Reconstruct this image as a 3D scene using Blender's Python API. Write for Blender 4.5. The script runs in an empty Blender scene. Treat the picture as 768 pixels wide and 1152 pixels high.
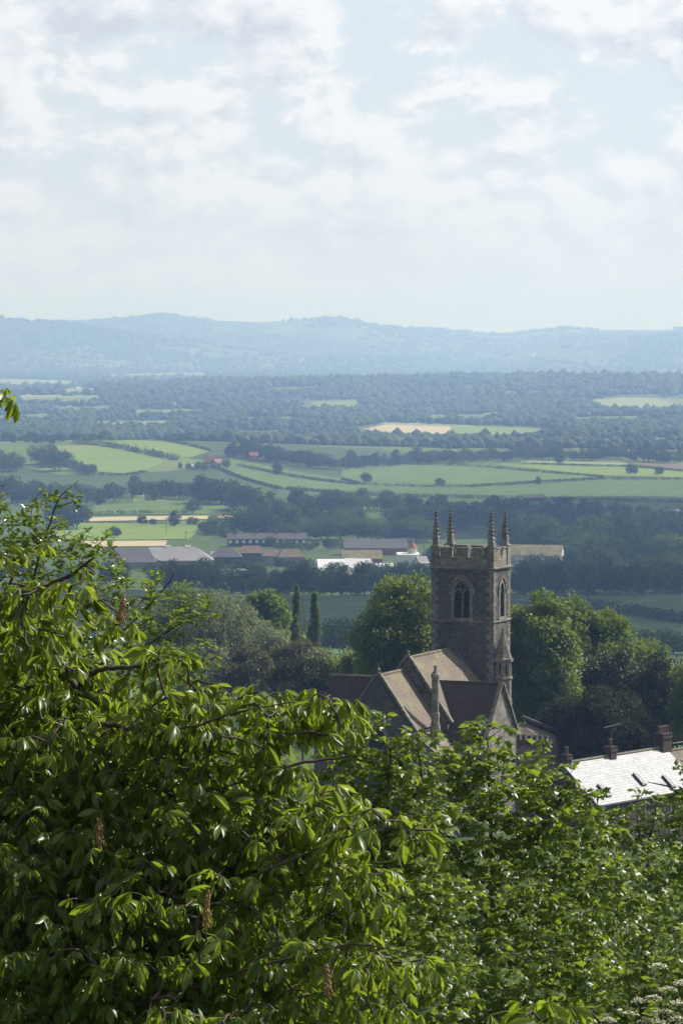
HAZE_D, HAZE_COL, HAZE_G = 1.55e-4, (0.36, 0.55, 1.0, 1), 0.35
SUN_E, SKY_S, EXPO = 5.0, 0.10, 0.42
import bpy, bmesh, math, random
import numpy as np
from mathutils import Vector, Matrix
from mathutils.geometry import delaunay_2d_cdt
rng = np.random.default_rng(7)
random.seed(7)
SC = bpy.context.scene
COL = SC.collection
PI = math.pi
R = math.radians
# ------------------------------------------------------------------ camera
F = 4000.0           # focal length in photograph pixels (768 wide)
YH = 385.0           # row of the true horizon
TILT = math.atan((576 - YH) / F)
CAM = Vector((0, 0, 100))
cd = bpy.data.cameras.new('camera'); cam = bpy.data.objects.new('camera', cd); COL.objects.link(cam)
cam.location = CAM; cam.rotation_euler = (R(90) - TILT, 0, 0)
cd.sensor_fit = 'HORIZONTAL'; cd.sensor_width = 36; cd.lens = 36 * F / 768
cd.clip_start = 0.5; cd.clip_end = 60000
SC.camera = cam
SC.render.resolution_x = 682; SC.render.resolution_y = 1024
_cR = Matrix.Rotation(R(90) - TILT, 3, 'X')
def ray(px, py):
    return _cR @ Vector(((px - 384) / F, -(py - 576) / F, -1))
def P(px, py, D):
    """the point that stands D metres ahead on the sight line of a photograph pixel"""
    d = ray(px, py); return CAM + d * (D / d.y)
# ------------------------------------------------------------------ terrain
_py = np.array([-600, -300, -60, -12, -2, 4, 18, 40, 100, 200, 290, 400, 600, 800, 1000, 1300, 1500, 1750, 2100, 30000.])
_pz = np.array([106, 105, 100, 98.6, 98.4, 97.6, 91, 83, 73.5, 65.5, 60.5, 54, 44.5, 32.5, 21.5, 10, 5, 1.2, 0, 0])
def _pchip(x, y):
    h = np.diff(x); d = np.diff(y) / h; m = np.zeros_like(y)
    for i in range(1, len(x) - 1):
        if d[i-1] * d[i] > 0:
            w1 = 2*h[i] + h[i-1]; w2 = h[i] + 2*h[i-1]
            m[i] = (w1 + w2) / (w1 / d[i-1] + w2 / d[i])
    m[0] = d[0]; m[-1] = 0
    return m
_pm = _pchip(_py, _pz)
def _prof(y):
    y = np.clip(y, _py[0], _py[-1]); i = np.clip(np.searchsorted(_py, y) - 1, 0, len(_py) - 2)
    h = _py[i+1] - _py[i]; t = (y - _py[i]) / h
    return ((1+2*t)*(1-t)**2*_pz[i] + t*(1-t)**2*h*_pm[i] + t*t*(3-2*t)*_pz[i+1] + t*t*(t-1)*h*_pm[i+1])
def sst(a, b, x):
    t = np.clip((x - a) / (b - a), 0, 1); return t*t*(3-2*t)
_r2x = (np.array([-400, -200, 0, 60, 130, 160, 190, 205, 300, 380, 410, 430, 450, 480, 540, 572, 600, 640, 700, 768, 900, 1200]) - 384) / F * 16000
_r2z = (385 - np.array([364, 357, 366, 365, 360, 357, 356, 359, 361, 360, 364, 369, 371, 372, 376, 378, 374, 370, 371, 372, 369, 374])) / F * 16000 + 100
_r1x = (np.array([-600, -300, -100, 0, 40, 90, 150, 210, 260, 330, 420, 500, 560, 610, 660, 720, 768, 850, 1000]) - 384) / F * 13200
_r1z = (385 - np.array([365, 360, 361, 359, 363, 369, 377, 383, 392, 400, 404, 404, 400, 393, 386, 380, 379, 378, 380])) / F * 13200 + 100
def H(x, y):
    x = np.asarray(x, float); y = np.asarray(y, float)
    z = _prof(y)
    k = sst(350, 1200, y)
    z = z + k * (1.2*np.sin(x/95 + y/310) + 0.9*np.sin(y/170 - x/140 + 1.3)) * (1 - 0.5*sst(8000, 10000, y))
    z = z + 15*np.exp(-((x+235)/330)**2 - ((y-2980)/280)**2)
    z = z + 5*np.exp(-((x-260)/300)**2 - ((y-3100)/300)**2)
    z = z + 29*np.exp(-((x-560)/1050)**4 - ((y-6700)/950)**2)
    z = z + 16*np.exp(-((x+900)/500)**2 - ((y-5600)/600)**2)
    rough = 4*np.sin(x/210 + 0.4) + 3*np.sin(x/90 + y/700) + 2*np.sin(x/41 + 2)
    z1 = np.interp(x, _r1x, _r1z) + rough
    z2 = np.interp(x, _r2x, _r2z) + 0.6*rough
    up1 = z1*np.exp(-((y-13200)/1150)**2)
    up2 = z2*sst(13400, 16000, y)
    return z + np.maximum(up1, up2) + 0
_ys = np.concatenate([np.arange(2, 400, 1.0), np.geomspace(400, 22000, 3000)])
def hit(px, py):
    d = ray(px, py); zz = 100 + d.z/d.y*_ys; xx = d.x/d.y*_ys
    g = H(xx, _ys); b = np.nonzero(zz < g)[0]
    if len(b) == 0: i = len(_ys) - 1; return (xx[i], _ys[i], float(g[i]))
    i = b[0]
    if i == 0: return (xx[0], _ys[0], float(g[0]))
    e0 = zz[i-1]-g[i-1]; e1 = zz[i]-g[i]; t = e0/(e0-e1)
    y = _ys[i-1] + t*(_ys[i]-_ys[i-1]); x = d.x/d.y*y
    return (float(x), float(y), float(H(x, y)))
# ------------------------------------------------------------------ object helpers
def tag(o, label=None, cat=None, group=None, kind=None):
    if label: o['label'] = label
    if cat: o['category'] = cat
    if group: o['group'] = group
    if kind: o['kind'] = kind
    return o
def link(name, me, mat=None, parent=None):
    o = bpy.data.objects.new(name, me); COL.objects.link(o)
    if mat is not None: me.materials.append(mat)
    if parent is not None: o.parent = parent
    return o
def empty(name, loc, rz=0, parent=None):
    o = bpy.data.objects.new(name, None); COL.objects.link(o); o.location = loc; o.rotation_euler = (0, 0, rz)
    o.empty_display_size = 0.5
    if parent: o.parent = parent
    return o
def np_mesh(name, V, Fc, tint=None, smooth=False):
    """V (n,3) array, Fc (m,k) index array, k = 3 or 4"""
    V = np.asarray(V, np.float32); Fc = np.asarray(Fc, np.int32); m, k = Fc.shape
    me = bpy.data.meshes.new(name)
    me.vertices.add(len(V)); me.vertices.foreach_set('co', V.ravel())
    me.loops.add(m*k); me.loops.foreach_set('vertex_index', Fc.ravel())
    me.polygons.add(m); me.polygons.foreach_set('loop_start', np.arange(0, m*k, k, dtype=np.int32))
    if smooth: me.polygons.foreach_set('use_smooth', np.ones(m, bool))
    if tint is not None:
        a = me.attributes.new('tint', 'FLOAT', 'POINT'); a.data.foreach_set('value', np.asarray(tint, np.float32))
    me.update(calc_edges=True)
    return me
class MB:
    """collects shapes, then becomes one mesh object"""
    def __init__(s): s.v = []; s.f = []
    def add(s, vs, fs):
        b = len(s.v); s.v += [tuple(v) for v in vs]; s.f += [tuple(i + b for i in f) for f in fs]; return s
    def box(s, x0, x1, y0, y1, z0, z1, rz=0, c=None):
        vs = [(x, y, z) for z in (z0, z1) for y in (y0, y1) for x in (x0, x1)]
        if c is not None:
            M = Matrix.Rotation(rz, 3, 'Z'); vs = [M @ Vector(v) + Vector(c) for v in vs]
        return s.add(vs, [(0, 2, 3, 1), (4, 5, 7, 6), (0, 1, 5, 4), (1, 3, 7, 5), (3, 2, 6, 7), (2, 0, 4, 6)])
    def prism(s, pts, off):
        """a closed polygon of 3D points pushed along off"""
        n = len(pts); a = [Vector(p) for p in pts]; b = [p + Vector(off) for p in a]
        return s.add(a + b, [tuple(range(n))[::-1], tuple(range(n, 2*n))] + [(i, (i+1) % n, n+(i+1) % n, n+i) for i in range(n)])
    def lathe(s, c, prof, n=8, ph=0.0, sx=1, sy=1):
        vs = []; fs = []
        for r, z in prof:
            for i in range(n):
                a = ph + 2*PI*i/n; vs.append((c[0]+sx*r*math.cos(a), c[1]+sy*r*math.sin(a), c[2]+z))
        for j in range(len(prof)-1):
            for i in range(n):
                k = (i+1) % n; fs.append((j*n+i, j*n+k, (j+1)*n+k, (j+1)*n+i))
        fs.append(tuple(range(n))[::-1]); m = (len(prof)-1)*n; fs.append(tuple(range(m, m+n)))
        return s.add(vs, fs)
    def tube(s, pts, rad, n=5):
        V, Fq = tube_np(np.array([list(p) for p in pts], float), np.array(rad if hasattr(rad, '__len__') else [rad]*len(pts), float), n)
        b = len(s.v); s.v += [tuple(v) for v in V]; s.f += [tuple(int(i)+b for i in f) for f in Fq]
        return s
    def build(s, name, mat, parent=None, smooth=False, fix=True):
        me = bpy.data.meshes.new(name); me.from_pydata([tuple(v) for v in s.v], [], s.f)
        if fix:
            bm = bmesh.new(); bm.from_mesh(me); bmesh.ops.recalc_face_normals(bm, faces=bm.faces); bm.to_mesh(me); bm.free()
        if smooth: me.polygons.foreach_set('use_smooth', np.ones(len(me.polygons), bool))
        me.update(); return link(name, me, mat, parent)
def tube_np(Pt, Rd, n=5):
    k = len(Pt); T = np.gradient(Pt, axis=0); T /= np.linalg.norm(T, axis=1, keepdims=True) + 1e-9
    up = np.where(np.abs(T[:, 2:3]) < 0.9, np.array([[0, 0, 1.]]), np.array([[1., 0, 0]]))
    A = np.cross(T, up); A /= np.linalg.norm(A, axis=1, keepdims=True) + 1e-9; B = np.cross(T, A)
    for i in range(1, k):
        if (A[i]*A[i-1]).sum() < 0: A[i] *= -1; B[i] *= -1
    a = np.arange(n)*2*PI/n
    V = (Pt[:, None] + Rd[:, None, None]*(np.cos(a)[None, :, None]*A[:, None] + np.sin(a)[None, :, None]*B[:, None])).reshape(-1, 3)
    j = np.arange(k-1)[:, None]*n; i = np.arange(n)[None]; i2 = (i+1) % n
    Fq = np.stack([j+i, j+i2, j+n+i2, j+n+i], -1).reshape(-1, 4)
    return V, Fq
def copy_tree(o, parent=None):
    c = o.copy(); COL.objects.link(c)
    if parent is not None: c.parent = parent
    for ch in [x for x in o.children]: copy_tree(ch, c)
    return c
# ------------------------------------------------------------------ materials
class NT:
    def __init__(s, name):
        s.m = bpy.data.materials.new(name); s.m.use_nodes = True; s.t = s.m.node_tree; s.t.nodes.clear()
        s.out = s.n('ShaderNodeOutputMaterial')
    def n(s, typ, **kw):
        x = s.t.nodes.new(typ)
        for k, v in kw.items():
            if k.startswith('i_'):
                key = k[2:]; x.inputs[int(key) if key.isdigit() else key.replace('_', ' ')].default_value = v
            else: setattr(x, k, v)
        return x
    def l(s, a, b): s.t.links.new(a, b)
    def noise(s, scale, detail=4, rough=0.55, vec=None, dist=0.0):
        x = s.n('ShaderNodeTexNoise'); x.inputs['Scale'].default_value = scale; x.inputs['Detail'].default_value = detail
        x.inputs['Roughness'].default_value = rough; x.inputs['Distortion'].default_value = dist
        if vec is not None: s.l(vec, x.inputs['Vector'])
        return x.outputs['Fac']
    def ramp(s, fac, stops, interp='LINEAR'):
        x = s.n('ShaderNodeValToRGB'); x.color_ramp.interpolation = interp; e = x.color_ramp.elements
        while len(e) < len(stops): e.new(0.5)
        for el, (p, c) in zip(e, stops): el.position = p; el.color = (*c, 1) if len(c) == 3 else c
        s.l(fac, x.inputs[0]); return x.outputs[0]
    def math(s, op, a, b=None):
        x = s.n('ShaderNodeMath', operation=op)
        for i, v in enumerate((a, b)):
            if v is None: continue
            if isinstance(v, (int, float)): x.inputs[i].default_value = v
            else: s.l(v, x.inputs[i])
        return x.outputs[0]
    def mix(s, fac, a, b, mode='MIX'):
        x = s.n('ShaderNodeMix', data_type='RGBA', blend_type=mode)
        for i, v in ((0, fac), (6, a), (7, b)):
            if isinstance(v, (int, float)): x.inputs[i].default_value = v
            elif isinstance(v, tuple): x.inputs[i].default_value = (*v, 1)
            else: s.l(v, x.inputs[i])
        return x.outputs[2]
    def pos(s): return s.n('ShaderNodeNewGeometry').outputs['Position']
    def obj(s): return s.n('ShaderNodeTexCoord').outputs['Object']
    def mapv(s, vec, scale=(1, 1, 1), rot=(0, 0, 0)):
        x = s.n('ShaderNodeMapping'); x.inputs['Scale'].default_value = scale; x.inputs['Rotation'].default_value = rot
        s.l(vec, x.inputs['Vector']); return x.outputs[0]
    def bump(s, h, strength=0.4, dist=0.05):
        x = s.n('ShaderNodeBump'); x.inputs['Strength'].default_value = strength; x.inputs['Distance'].default_value = dist
        s.l(h, x.inputs['Height']); return x.outputs[0]
    def bsdf(s, col, rough=0.8, spec=0.5, normal=None, metal=0.0, out=True):
        b = s.n('ShaderNodeBsdfPrincipled'); b.inputs['Roughness'].default_value = 0.8
        for key, v in (('Base Color', col), ('Roughness', rough), ('Specular IOR Level', spec), ('Metallic', metal)):
            if isinstance(v, (int, float)): b.inputs[key].default_value = v
            elif isinstance(v, tuple): b.inputs[key].default_value = (*v, 1)
            else: s.l(v, b.inputs[key])
        if normal is not None: s.l(normal, b.inputs['Normal'])
        if out: s.l(b.outputs[0], s.out.inputs[0])
        return b.outputs[0]
def leaf_mat(name, dark, mid, light, trans, tw=0.4, rough=0.4, spec=0.5, objvar=0.0):
    t = NT(name)
    a = t.n('ShaderNodeAttribute', attribute_name='tint').outputs['Fac']
    isl = t.n('ShaderNodeNewGeometry').outputs['Random Per Island']
    f = t.math('ADD', t.math('MULTIPLY', a, 0.6), t.math('MULTIPLY', isl, 0.4))
    if objvar:
        orr = t.n('ShaderNodeObjectInfo').outputs['Random']
        f = t.math('ADD', t.math('MULTIPLY', f, 1 - objvar), t.math('MULTIPLY', orr, objvar))
    c = t.ramp(f, [(0.1, dark), (0.5, mid), (0.9, light)])
    b = t.bsdf(c, rough, spec, out=False)
    tr = t.n('ShaderNodeBsdfTranslucent')
    tc = t.mix(0.6, c, trans); tc = t.mix(1.0, tc, (1.0, 1.0, 1.0), 'MULTIPLY'); t.l(tc, tr.inputs[0])
    mx = t.n('ShaderNodeMixShader'); mx.inputs[0].default_value = tw
    t.l(b, mx.inputs[1]); t.l(tr.outputs[0], mx.inputs[2]); t.l(mx.outputs[0], t.out.inputs[0])
    return t.m
def flat_mat(name, c, rough=0.7, var=0.25, scale=0.6, spec=0.4, c2=None):
    t = NT(name); n = t.noise(scale, 5, 0.6, t.pos())
    lo = tuple(x*(1-var) for x in c); hi = tuple(min(1, x*(1+var)) for x in c) if c2 is None else c2
    t.bsdf(t.ramp(n, [(0.3, lo), (0.7, hi)]), rough, spec); return t.m
def stone_mat(name, lo, mid, hi, blk=1.6, lichen=(0.33, 0.30, 0.20)):
    t = NT(name); o = t.obj()
    v = t.n('ShaderNodeTexVoronoi'); v.inputs['Scale'].default_value = blk; t.l(t.mapv(o, (1, 1, 1.7)), v.inputs['Vector'])
    n1 = t.noise(0.35, 5, 0.65, o); n2 = t.noise(5, 4, 0.6, o)
    f = t.math('ADD', t.math('MULTIPLY', v.outputs['Color'], 0.35), t.math('MULTIPLY', n1, 0.65))
    c = t.ramp(f, [(0.28, lo), (0.48, mid), (0.72, hi)])
    c = t.mix(t.ramp(n2, [(0.60, (0, 0, 0)), (0.72, (1, 1, 1))]), c, lichen)
    e = t.n('ShaderNodeTexVoronoi', feature='DISTANCE_TO_EDGE'); e.inputs['Scale'].default_value = blk; t.l(t.mapv(o, (1, 1, 1.7)), e.inputs['Vector'])
    ed = t.ramp(e.outputs['Distance'], [(0.0, (0, 0, 0)), (0.09, (1, 1, 1))])
    c = t.mix(0.35, c, ed, 'MULTIPLY')
    t.bsdf(c, 0.9, 0.2, t.bump(ed, 0.6, 0.03)); return t.m
def tile_mat(name, lo, hi, moss=None, course=0.16, rough=0.8, spec=0.3, mossamt=0.62, nscale=1.0):
    """roof tiles or slates: courses along the slope, joints, patchy colour"""
    t = NT(name); o = t.obj(); 
    n1 = t.noise(0.5*nscale, 5, 0.6, o); n2 = t.noise(6*nscale, 3, 0.6, o)
    f = t.math('ADD', t.math('MULTIPLY', n1, 0.55), t.math('MULTIPLY', n2, 0.45))
    c = t.ramp(f, [(0.3, lo), (0.7, hi)])
    sep = t.n('ShaderNodeSeparateXYZ'); t.l(o, sep.inputs[0])
    fr = t.math('FRACT', t.math('MULTIPLY', sep.outputs[2], 1/course))
    line = t.ramp(fr, [(0.0, (0.45, 0.45, 0.45)), (0.2, (1, 1, 1))])
    c = t.mix(0.7, c, line, 'MULTIPLY')
    if moss:
        m = t.ramp(t.noise(0.9*nscale, 6, 0.7, o), [(mossamt-0.06, (0, 0, 0)), (mossamt+0.08, (1, 1, 1))])
        c = t.mix(m, c, moss)
    t.bsdf(c, rough, spec, t.bump(t.math('ADD', fr, n2), 0.5, 0.02)); return t.m
# ------------------------------------------------------------------ ground
def sheet(name, y0, y1, rows, cols, mat, edges=None):
    ys = edges if edges is not None else np.linspace(y0, y1, rows)
    V = []; 
    for y in ys:
        w = 260 + 0.36*max(y, 0); u = np.linspace(-1, 1, cols); x = w*(0.35*u + 0.65*u**3)
        V.append(np.stack([x, np.full(cols, y), H(x, np.full(cols, y))], 1))
    V = np.concatenate(V); n = len(ys)
    j = np.arange(n-1)[:, None]*cols; i = np.arange(cols-1)[None]
    Fc = np.stack([j+i, j+i+1, j+cols+i+1, j+cols+i], -1).reshape(-1, 4)
    return link(name, np_mesh(name, V, Fc, smooth=True), mat)
def ground_material():
    t = NT('meadow_and_vale'); p = t.pos(); sep = t.n('ShaderNodeSeparateXYZ'); t.l(p, sep.inputs[0]); y = sep.outputs[1]
    n = t.noise(0.03, 6, 0.6, p); n2 = t.noise(0.6, 4, 0.6, p)
    near = t.ramp(t.math('ADD', t.math('MULTIPLY', n, 0.7), t.math('MULTIPLY', n2, 0.3)), [(0.3, (0.04, 0.07, 0.016)), (0.7, (0.085, 0.125, 0.028))])
    wp = t.n('ShaderNodeVectorMath', operation='ADD'); t.l(p, wp.inputs[0])
    wn = t.n('ShaderNodeTexNoise'); wn.inputs['Scale'].default_value = 0.004; t.l(p, wn.inputs['Vector'])
    ws = t.n('ShaderNodeVectorMath', operation='SCALE'); ws.inputs['Scale'].default_value = 160; t.l(wn.outputs['Color'], ws.inputs[0]); t.l(ws.outputs[0], wp.inputs[1])
    v = t.n('ShaderNodeTexVoronoi', distance='MANHATTAN'); v.inputs['Scale'].default_value = 1.0; t.l(t.mapv(wp.outputs[0], (1/210, 1/330, 0)), v.inputs['Vector'])
    sc = t.n('ShaderNodeSeparateColor'); t.l(v.outputs['Color'], sc.inputs[0])
    far = t.ramp(sc.outputs[0], [(0.0, (0.05, 0.075, 0.02)), (0.28, (0.10, 0.14, 0.03)), (0.5, (0.065, 0.09, 0.025)), (0.64, (0.16, 0.20, 0.05)), (0.78, (0.23, 0.25, 0.09)), (0.9, (0.03, 0.06, 0.02)), (0.965, (0.36, 0.31, 0.17))], 'CONSTANT')
    far = t.mix(0.25, far, near)
    k = t.n('ShaderNodeMapRange'); k.inputs['From Min'].default_value = 2300; k.inputs['From Max'].default_value = 2600; t.l(y, k.inputs['Value'])
    t.bsdf(t.mix(k.outputs[0], near, far), 0.95, 0.1); return t.m
def hill_material():
    t = NT('far_hills'); p = t.pos()
    n = t.noise(1.0, 5, 0.6, t.mapv(p, (1/900, 1/1500, 1/120)))
    n2 = t.noise(1.0, 4, 0.6, t.mapv(p, (1/160, 1/400, 1/40)))
    wood = t.ramp(t.math('ADD', t.math('MULTIPLY', n, 0.7), t.math('MULTIPLY', n2, 0.3)), [(0.46, (0, 0, 0)), (0.52, (1, 1, 1))])
    v = t.n('ShaderNodeTexVoronoi'); t.l(t.mapv(p, (1/350, 1/700, 0)), v.inputs['Vector']); v.inputs['Scale'].default_value = 1
    sc = t.n('ShaderNodeSeparateColor'); t.l(v.outputs['Color'], sc.inputs[0])
    fld = t.ramp(sc.outputs[1], [(0, (0.06, 0.11, 0.03)), (0.4, (0.10, 0.16, 0.04)), (0.7, (0.17, 0.20, 0.08)), (0.88, (0.3, 0.27, 0.15))], 'CONSTANT')
    t.bsdf(t.mix(wood, fld, (0.02, 0.045, 0.015)), 0.95, 0.1); return t.m
M_ground = ground_material()
e1 = np.concatenate([np.arange(-420, 60, 6.), np.arange(60, 400, 8.), np.geomspace(400, 11500, 330)])
tag(sheet('ground', 0, 0, 0, 221, M_ground, e1), 'green ground falling from the bank to the wide vale', kind='structure')
tag(sheet('hills', 0, 0, 0, 261, hill_material(), np.geomspace(11500, 19500, 120)), 'long blue ridge of hills closing the vale', kind='structure')
# ------------------------------------------------------------------ fields
def pip(poly, pts):
    x, y = pts[:, 0], pts[:, 1]; r = np.zeros(len(pts), bool); n = len(poly)
    for i in range(n):
        x0, y0 = poly[i]; x1, y1 = poly[(i+1) % n]
        c = ((y0 > y) != (y1 > y)) & (x < (x1-x0)*(y-y0)/((y1-y0) + 1e-12) + x0); r ^= c
    return r
def field_mat(name, a, b, stripe=0.0, rot=0.0):
    t = NT(name); p = t.pos(); n = t.noise(0.02, 6, 0.65, p); n2 = t.noise(0.25, 4, 0.6, t.mapv(p, (1, 0.3, 1)))
    f = t.math('ADD', t.math('MULTIPLY', n, 0.65), t.math('MULTIPLY', n2, 0.35))
    c = t.ramp(f, [(0.32, a), (0.68, b)])
    if stripe:
        w = t.n('ShaderNodeTexWave'); w.inputs['Scale'].default_value = 0.022; w.inputs['Distortion'].default_value = 0.8; t.l(t.mapv(p, (1, 1, 0), (0, 0, rot)), w.inputs['Vector'])
        c = t.mix(stripe, c, w.outputs['Color'], 'MULTIPLY')
    t.bsdf(c, 0.95, 0.1); return t.m
FM = {'green': field_mat('grass_field', (0.08, 0.135, 0.03), (0.135, 0.195, 0.042), 0.16, 0.5),
      'bright': field_mat('bright_grass_field', (0.14, 0.205, 0.036), (0.20, 0.265, 0.05), 0.14, 0.8),
      'pale': field_mat('pale_grass_field', (0.19, 0.24, 0.09), (0.25, 0.29, 0.12), 0.08, 1.1),
      'straw': field_mat('straw_field', (0.40, 0.33, 0.19), (0.50, 0.42, 0.25), 0.1, 0.3),
      'earth': field_mat('brown_field', (0.13, 0.10, 0.07), (0.18, 0.14, 0.09), 0.1),
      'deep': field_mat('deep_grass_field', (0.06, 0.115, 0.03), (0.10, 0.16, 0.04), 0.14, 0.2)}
NF = [0]
def field(pts, kind, off=0.25):
    W = [hit(*p)[:2] for p in pts]
    Q = []
    ext = max(max(p[0] for p in W)-min(p[0] for p in W), max(p[1] for p in W)-min(p[1] for p in W))
    s = max(6., ext/34)
    for i in range(len(W)):
        a, b = np.array(W[i]), np.array(W[(i+1) % len(W)]); k = max(1, int(np.linalg.norm(b-a)/s))
        for j in range(k): Q.append(tuple(a + (b-a)*j/k))
    A = np.array(Q); gx, gy = np.meshgrid(np.arange(A[:, 0].min(), A[:, 0].max(), s), np.arange(A[:, 1].min(), A[:, 1].max(), s))
    G = np.stack([gx.ravel(), gy.ravel()], 1) + rng.normal(0, s*0.08, (gx.size, 2)); G = G[pip(Q, G)]
    d = np.sqrt(((G[:, None]-A[None])**2).sum(-1)).min(1) if len(G) else np.zeros(0); G = G[d > s*0.45]
    allp = [Vector(q) for q in Q] + [Vector(g) for g in G]
    r = delaunay_2d_cdt(allp, [(i, (i+1) % len(Q)) for i in range(len(Q))], [list(range(len(Q)))], 1, 1e-4)
    xy = np.array([(v.x, v.y) for v in r[0]]); z = H(xy[:, 0], xy[:, 1]) + off
    me = bpy.data.meshes.new('field'); me.from_pydata([(x, y, zz) for (x, y), zz in zip(xy, z)], [], [f for f in r[2]])
    bm = bmesh.new(); bm.from_mesh(me)
    for f in bm.faces:
        f.normal_update()
        if f.normal.z < 0: f.normal_flip()
        f.smooth = True
    bm.to_mesh(me); bm.free()
    return tag(link('field', me, FM[kind]), kind='structure')
field([(60, 588), (150, 589), (219, 591), (221, 600), (212, 607), (94, 608), (60, 607)], 'bright')
field([(55, 583.5), (150, 581.5), (262, 580.5), (262, 584), (150, 586), (55, 588)], 'straw', 0.35)
field([(182, 588.5), (262, 585), (268, 592), (252, 597), (225, 597)], 'bright', 0.3)
field([(105, 569), (205, 563), (235, 564), (262, 571), (230, 579), (105, 579)], 'green')
field([(150, 558), (162, 554), (188, 563), (205, 563), (150, 566)], 'bright', 0.35)
field([(90, 609.5), (188, 608.8), (186, 615), (90, 616)], 'straw', 0.4)
field([(70, 507), (118, 503), (150, 509), (186, 519), (160, 530), (143, 533), (112, 531), (80, 526)], 'bright')
field([(117, 497.5), (150, 495.5), (182, 497), (236, 508), (215, 515), (197, 514), (163, 508.5)], 'bright', 0.3)
field([(-30, 498), (10, 497.5), (50, 502), (47, 511), (80, 522), (107, 532), (70, 535), (30, 526), (-30, 512)], 'green')
field([(259, 516), (290, 522), (400, 540), (400, 553), (313, 549), (247, 526)], 'green', 0.3)
field([(384, 527), (449, 522.5), (549, 526), (677, 536), (610, 541), (529, 546), (384, 540)], 'green')
field([(551, 521.5), (714, 526), (775, 531.5), (775, 537.5), (679, 535)], 'bright')
field([(586, 518.3), (704, 521), (704, 524), (586, 520.8)], 'pale', 0.5)
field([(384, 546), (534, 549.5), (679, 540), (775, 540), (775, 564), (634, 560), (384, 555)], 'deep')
field([(708, 522.3), (775, 530), (775, 524), (712, 520.5)], 'earth', 0.5)
field([(409, 483), (434, 478), (508, 480.5), (504, 488.5), (424, 488.5)], 'straw', 0.5)
field([(506, 479), (594, 482.5), (640, 487), (624, 493), (510, 489)], 'bright', 0.5)
field([(549, 497), (606, 499.5), (604, 502.5), (552, 500)], 'pale', 0.5)
field([(430, 495), (520, 493), (520, 499), (440, 501)], 'green', 0.5)
field([(666, 450), (700, 447), (740, 449), (775, 457), (775, 460), (694, 460)], 'pale', 0.5)
field([(349, 452), (400, 451), (404, 457), (354, 459)], 'bright', 0.5)
field([(-10, 427.5), (60, 427), (84, 431), (40, 434), (-10, 433)], 'pale', 0.8)
FAR_F = [([(150, 462), (228, 460.5), (232, 463.5), (152, 465)], 'bright'), ([(478, 468), (560, 466), (566, 469), (482, 471)], 'green'), ([(250, 471), (330, 469), (334, 472), (252, 474)], 'green'), ([(560, 441), (640, 439), (644, 441.5), (566, 443.5)], 'green'),
    ([(20, 447), (110, 445), (118, 448), (24, 450)], 'bright'), ([(60, 459), (128, 457), (132, 460), (62, 462)], 'green'), ([(-8, 468), (60, 466), (66, 469.5), (-8, 472)], 'green'), ([(100, 476), (190, 474), (196, 477), (104, 479)], 'pale'), ([(70, 438), (104, 437), (110, 439.5), (72, 440.5)], 'pale'),
    ([(250, 488), (330, 486), (336, 489.5), (254, 491.5)], 'green'), ([(640, 470), (720, 468), (730, 471), (644, 473)], 'green'), ([(660, 495), (760, 493), (765, 497), (664, 499)], 'bright'), ([(120, 421), (230, 420), (236, 422), (124, 423)], 'pale'), ([(300, 436), (360, 435), (364, 437), (304, 438)], 'green')]
for pts, kd in FAR_F: field(pts, kd, 0.6)
field([(580, 580), (604, 582), (622, 587), (618, 591), (592, 590)], 'bright', 0.4)
field([(405, 568), (440, 567), (442, 573), (410, 574)], 'bright', 0.4)
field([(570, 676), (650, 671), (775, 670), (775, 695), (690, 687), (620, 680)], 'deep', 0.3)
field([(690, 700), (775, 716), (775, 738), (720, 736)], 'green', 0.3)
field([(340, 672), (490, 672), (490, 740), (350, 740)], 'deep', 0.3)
# ------------------------------------------------------------------ haze, sky, sun
t = NT('thin_blue_haze'); pv = t.n('ShaderNodeVolumePrincipled')
pv.inputs['Color'].default_value = HAZE_COL; pv.inputs['Absorption Color'].default_value = (0.70, 0.72, 1, 1); pv.inputs['Density'].default_value = HAZE_D; pv.inputs['Anisotropy'].default_value = HAZE_G
t.l(pv.outputs[0], t.out.inputs['Volume'])
hz = MB().box(-7700, 7700, -440, 19800, -9, 262).build('haze', t.m)
tag(hz, 'thin blue summer haze filling the vale', 'haze', kind='stuff')
SUN_AZ, SUN_EL = R(60), R(43)
sd = Vector((math.sin(SUN_AZ)*math.cos(SUN_EL), math.cos(SUN_AZ)*math.cos(SUN_EL), math.sin(SUN_EL)))
sl = bpy.data.lights.new('sun', 'SUN'); sl.energy = SUN_E; sl.angle = R(0.53); sl.color = (1, 0.965, 0.91)
so = bpy.data.objects.new('sun', sl); COL.objects.link(so); so.rotation_euler = sd.to_track_quat('Z', 'Y').to_euler(); so.location = (300, 300, 600)
w = bpy.data.worlds.new('World'); SC.world = w; w.use_nodes = True; nt = w.node_tree; nt.nodes.clear()
class WT(NT):
    def __init__(s, tree): s.t = tree
k = WT(nt)
sky = k.n('ShaderNodeTexSky', sky_type='NISHITA'); sky.sun_disc = False; sky.sun_elevation = SUN_EL; sky.sun_rotation = SUN_AZ
sky.air_density = 1.0; sky.dust_density = 1.5; sky.ozone_density = 1.2; sky.altitude = 200
bg = k.n('ShaderNodeBackground'); bg.inputs['Strength'].default_value = SKY_S
ow = k.n('ShaderNodeOutputWorld'); k.l(bg.outputs[0], ow.inputs[0])
g = k.n('ShaderNodeTexCoord').outputs['Generated']
sp = k.n('ShaderNodeSeparateXYZ'); k.l(g, sp.inputs[0])
def S(c): return tuple(x/SKY_S for x in c)
base_v = k.mapv(g, (1, 1, 1.5))
off = k.n('ShaderNodeVectorMath', operation='ADD'); k.l(base_v, off.inputs[0]); off.inputs[1].default_value = (0.0035, 0, 0.007)
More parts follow.
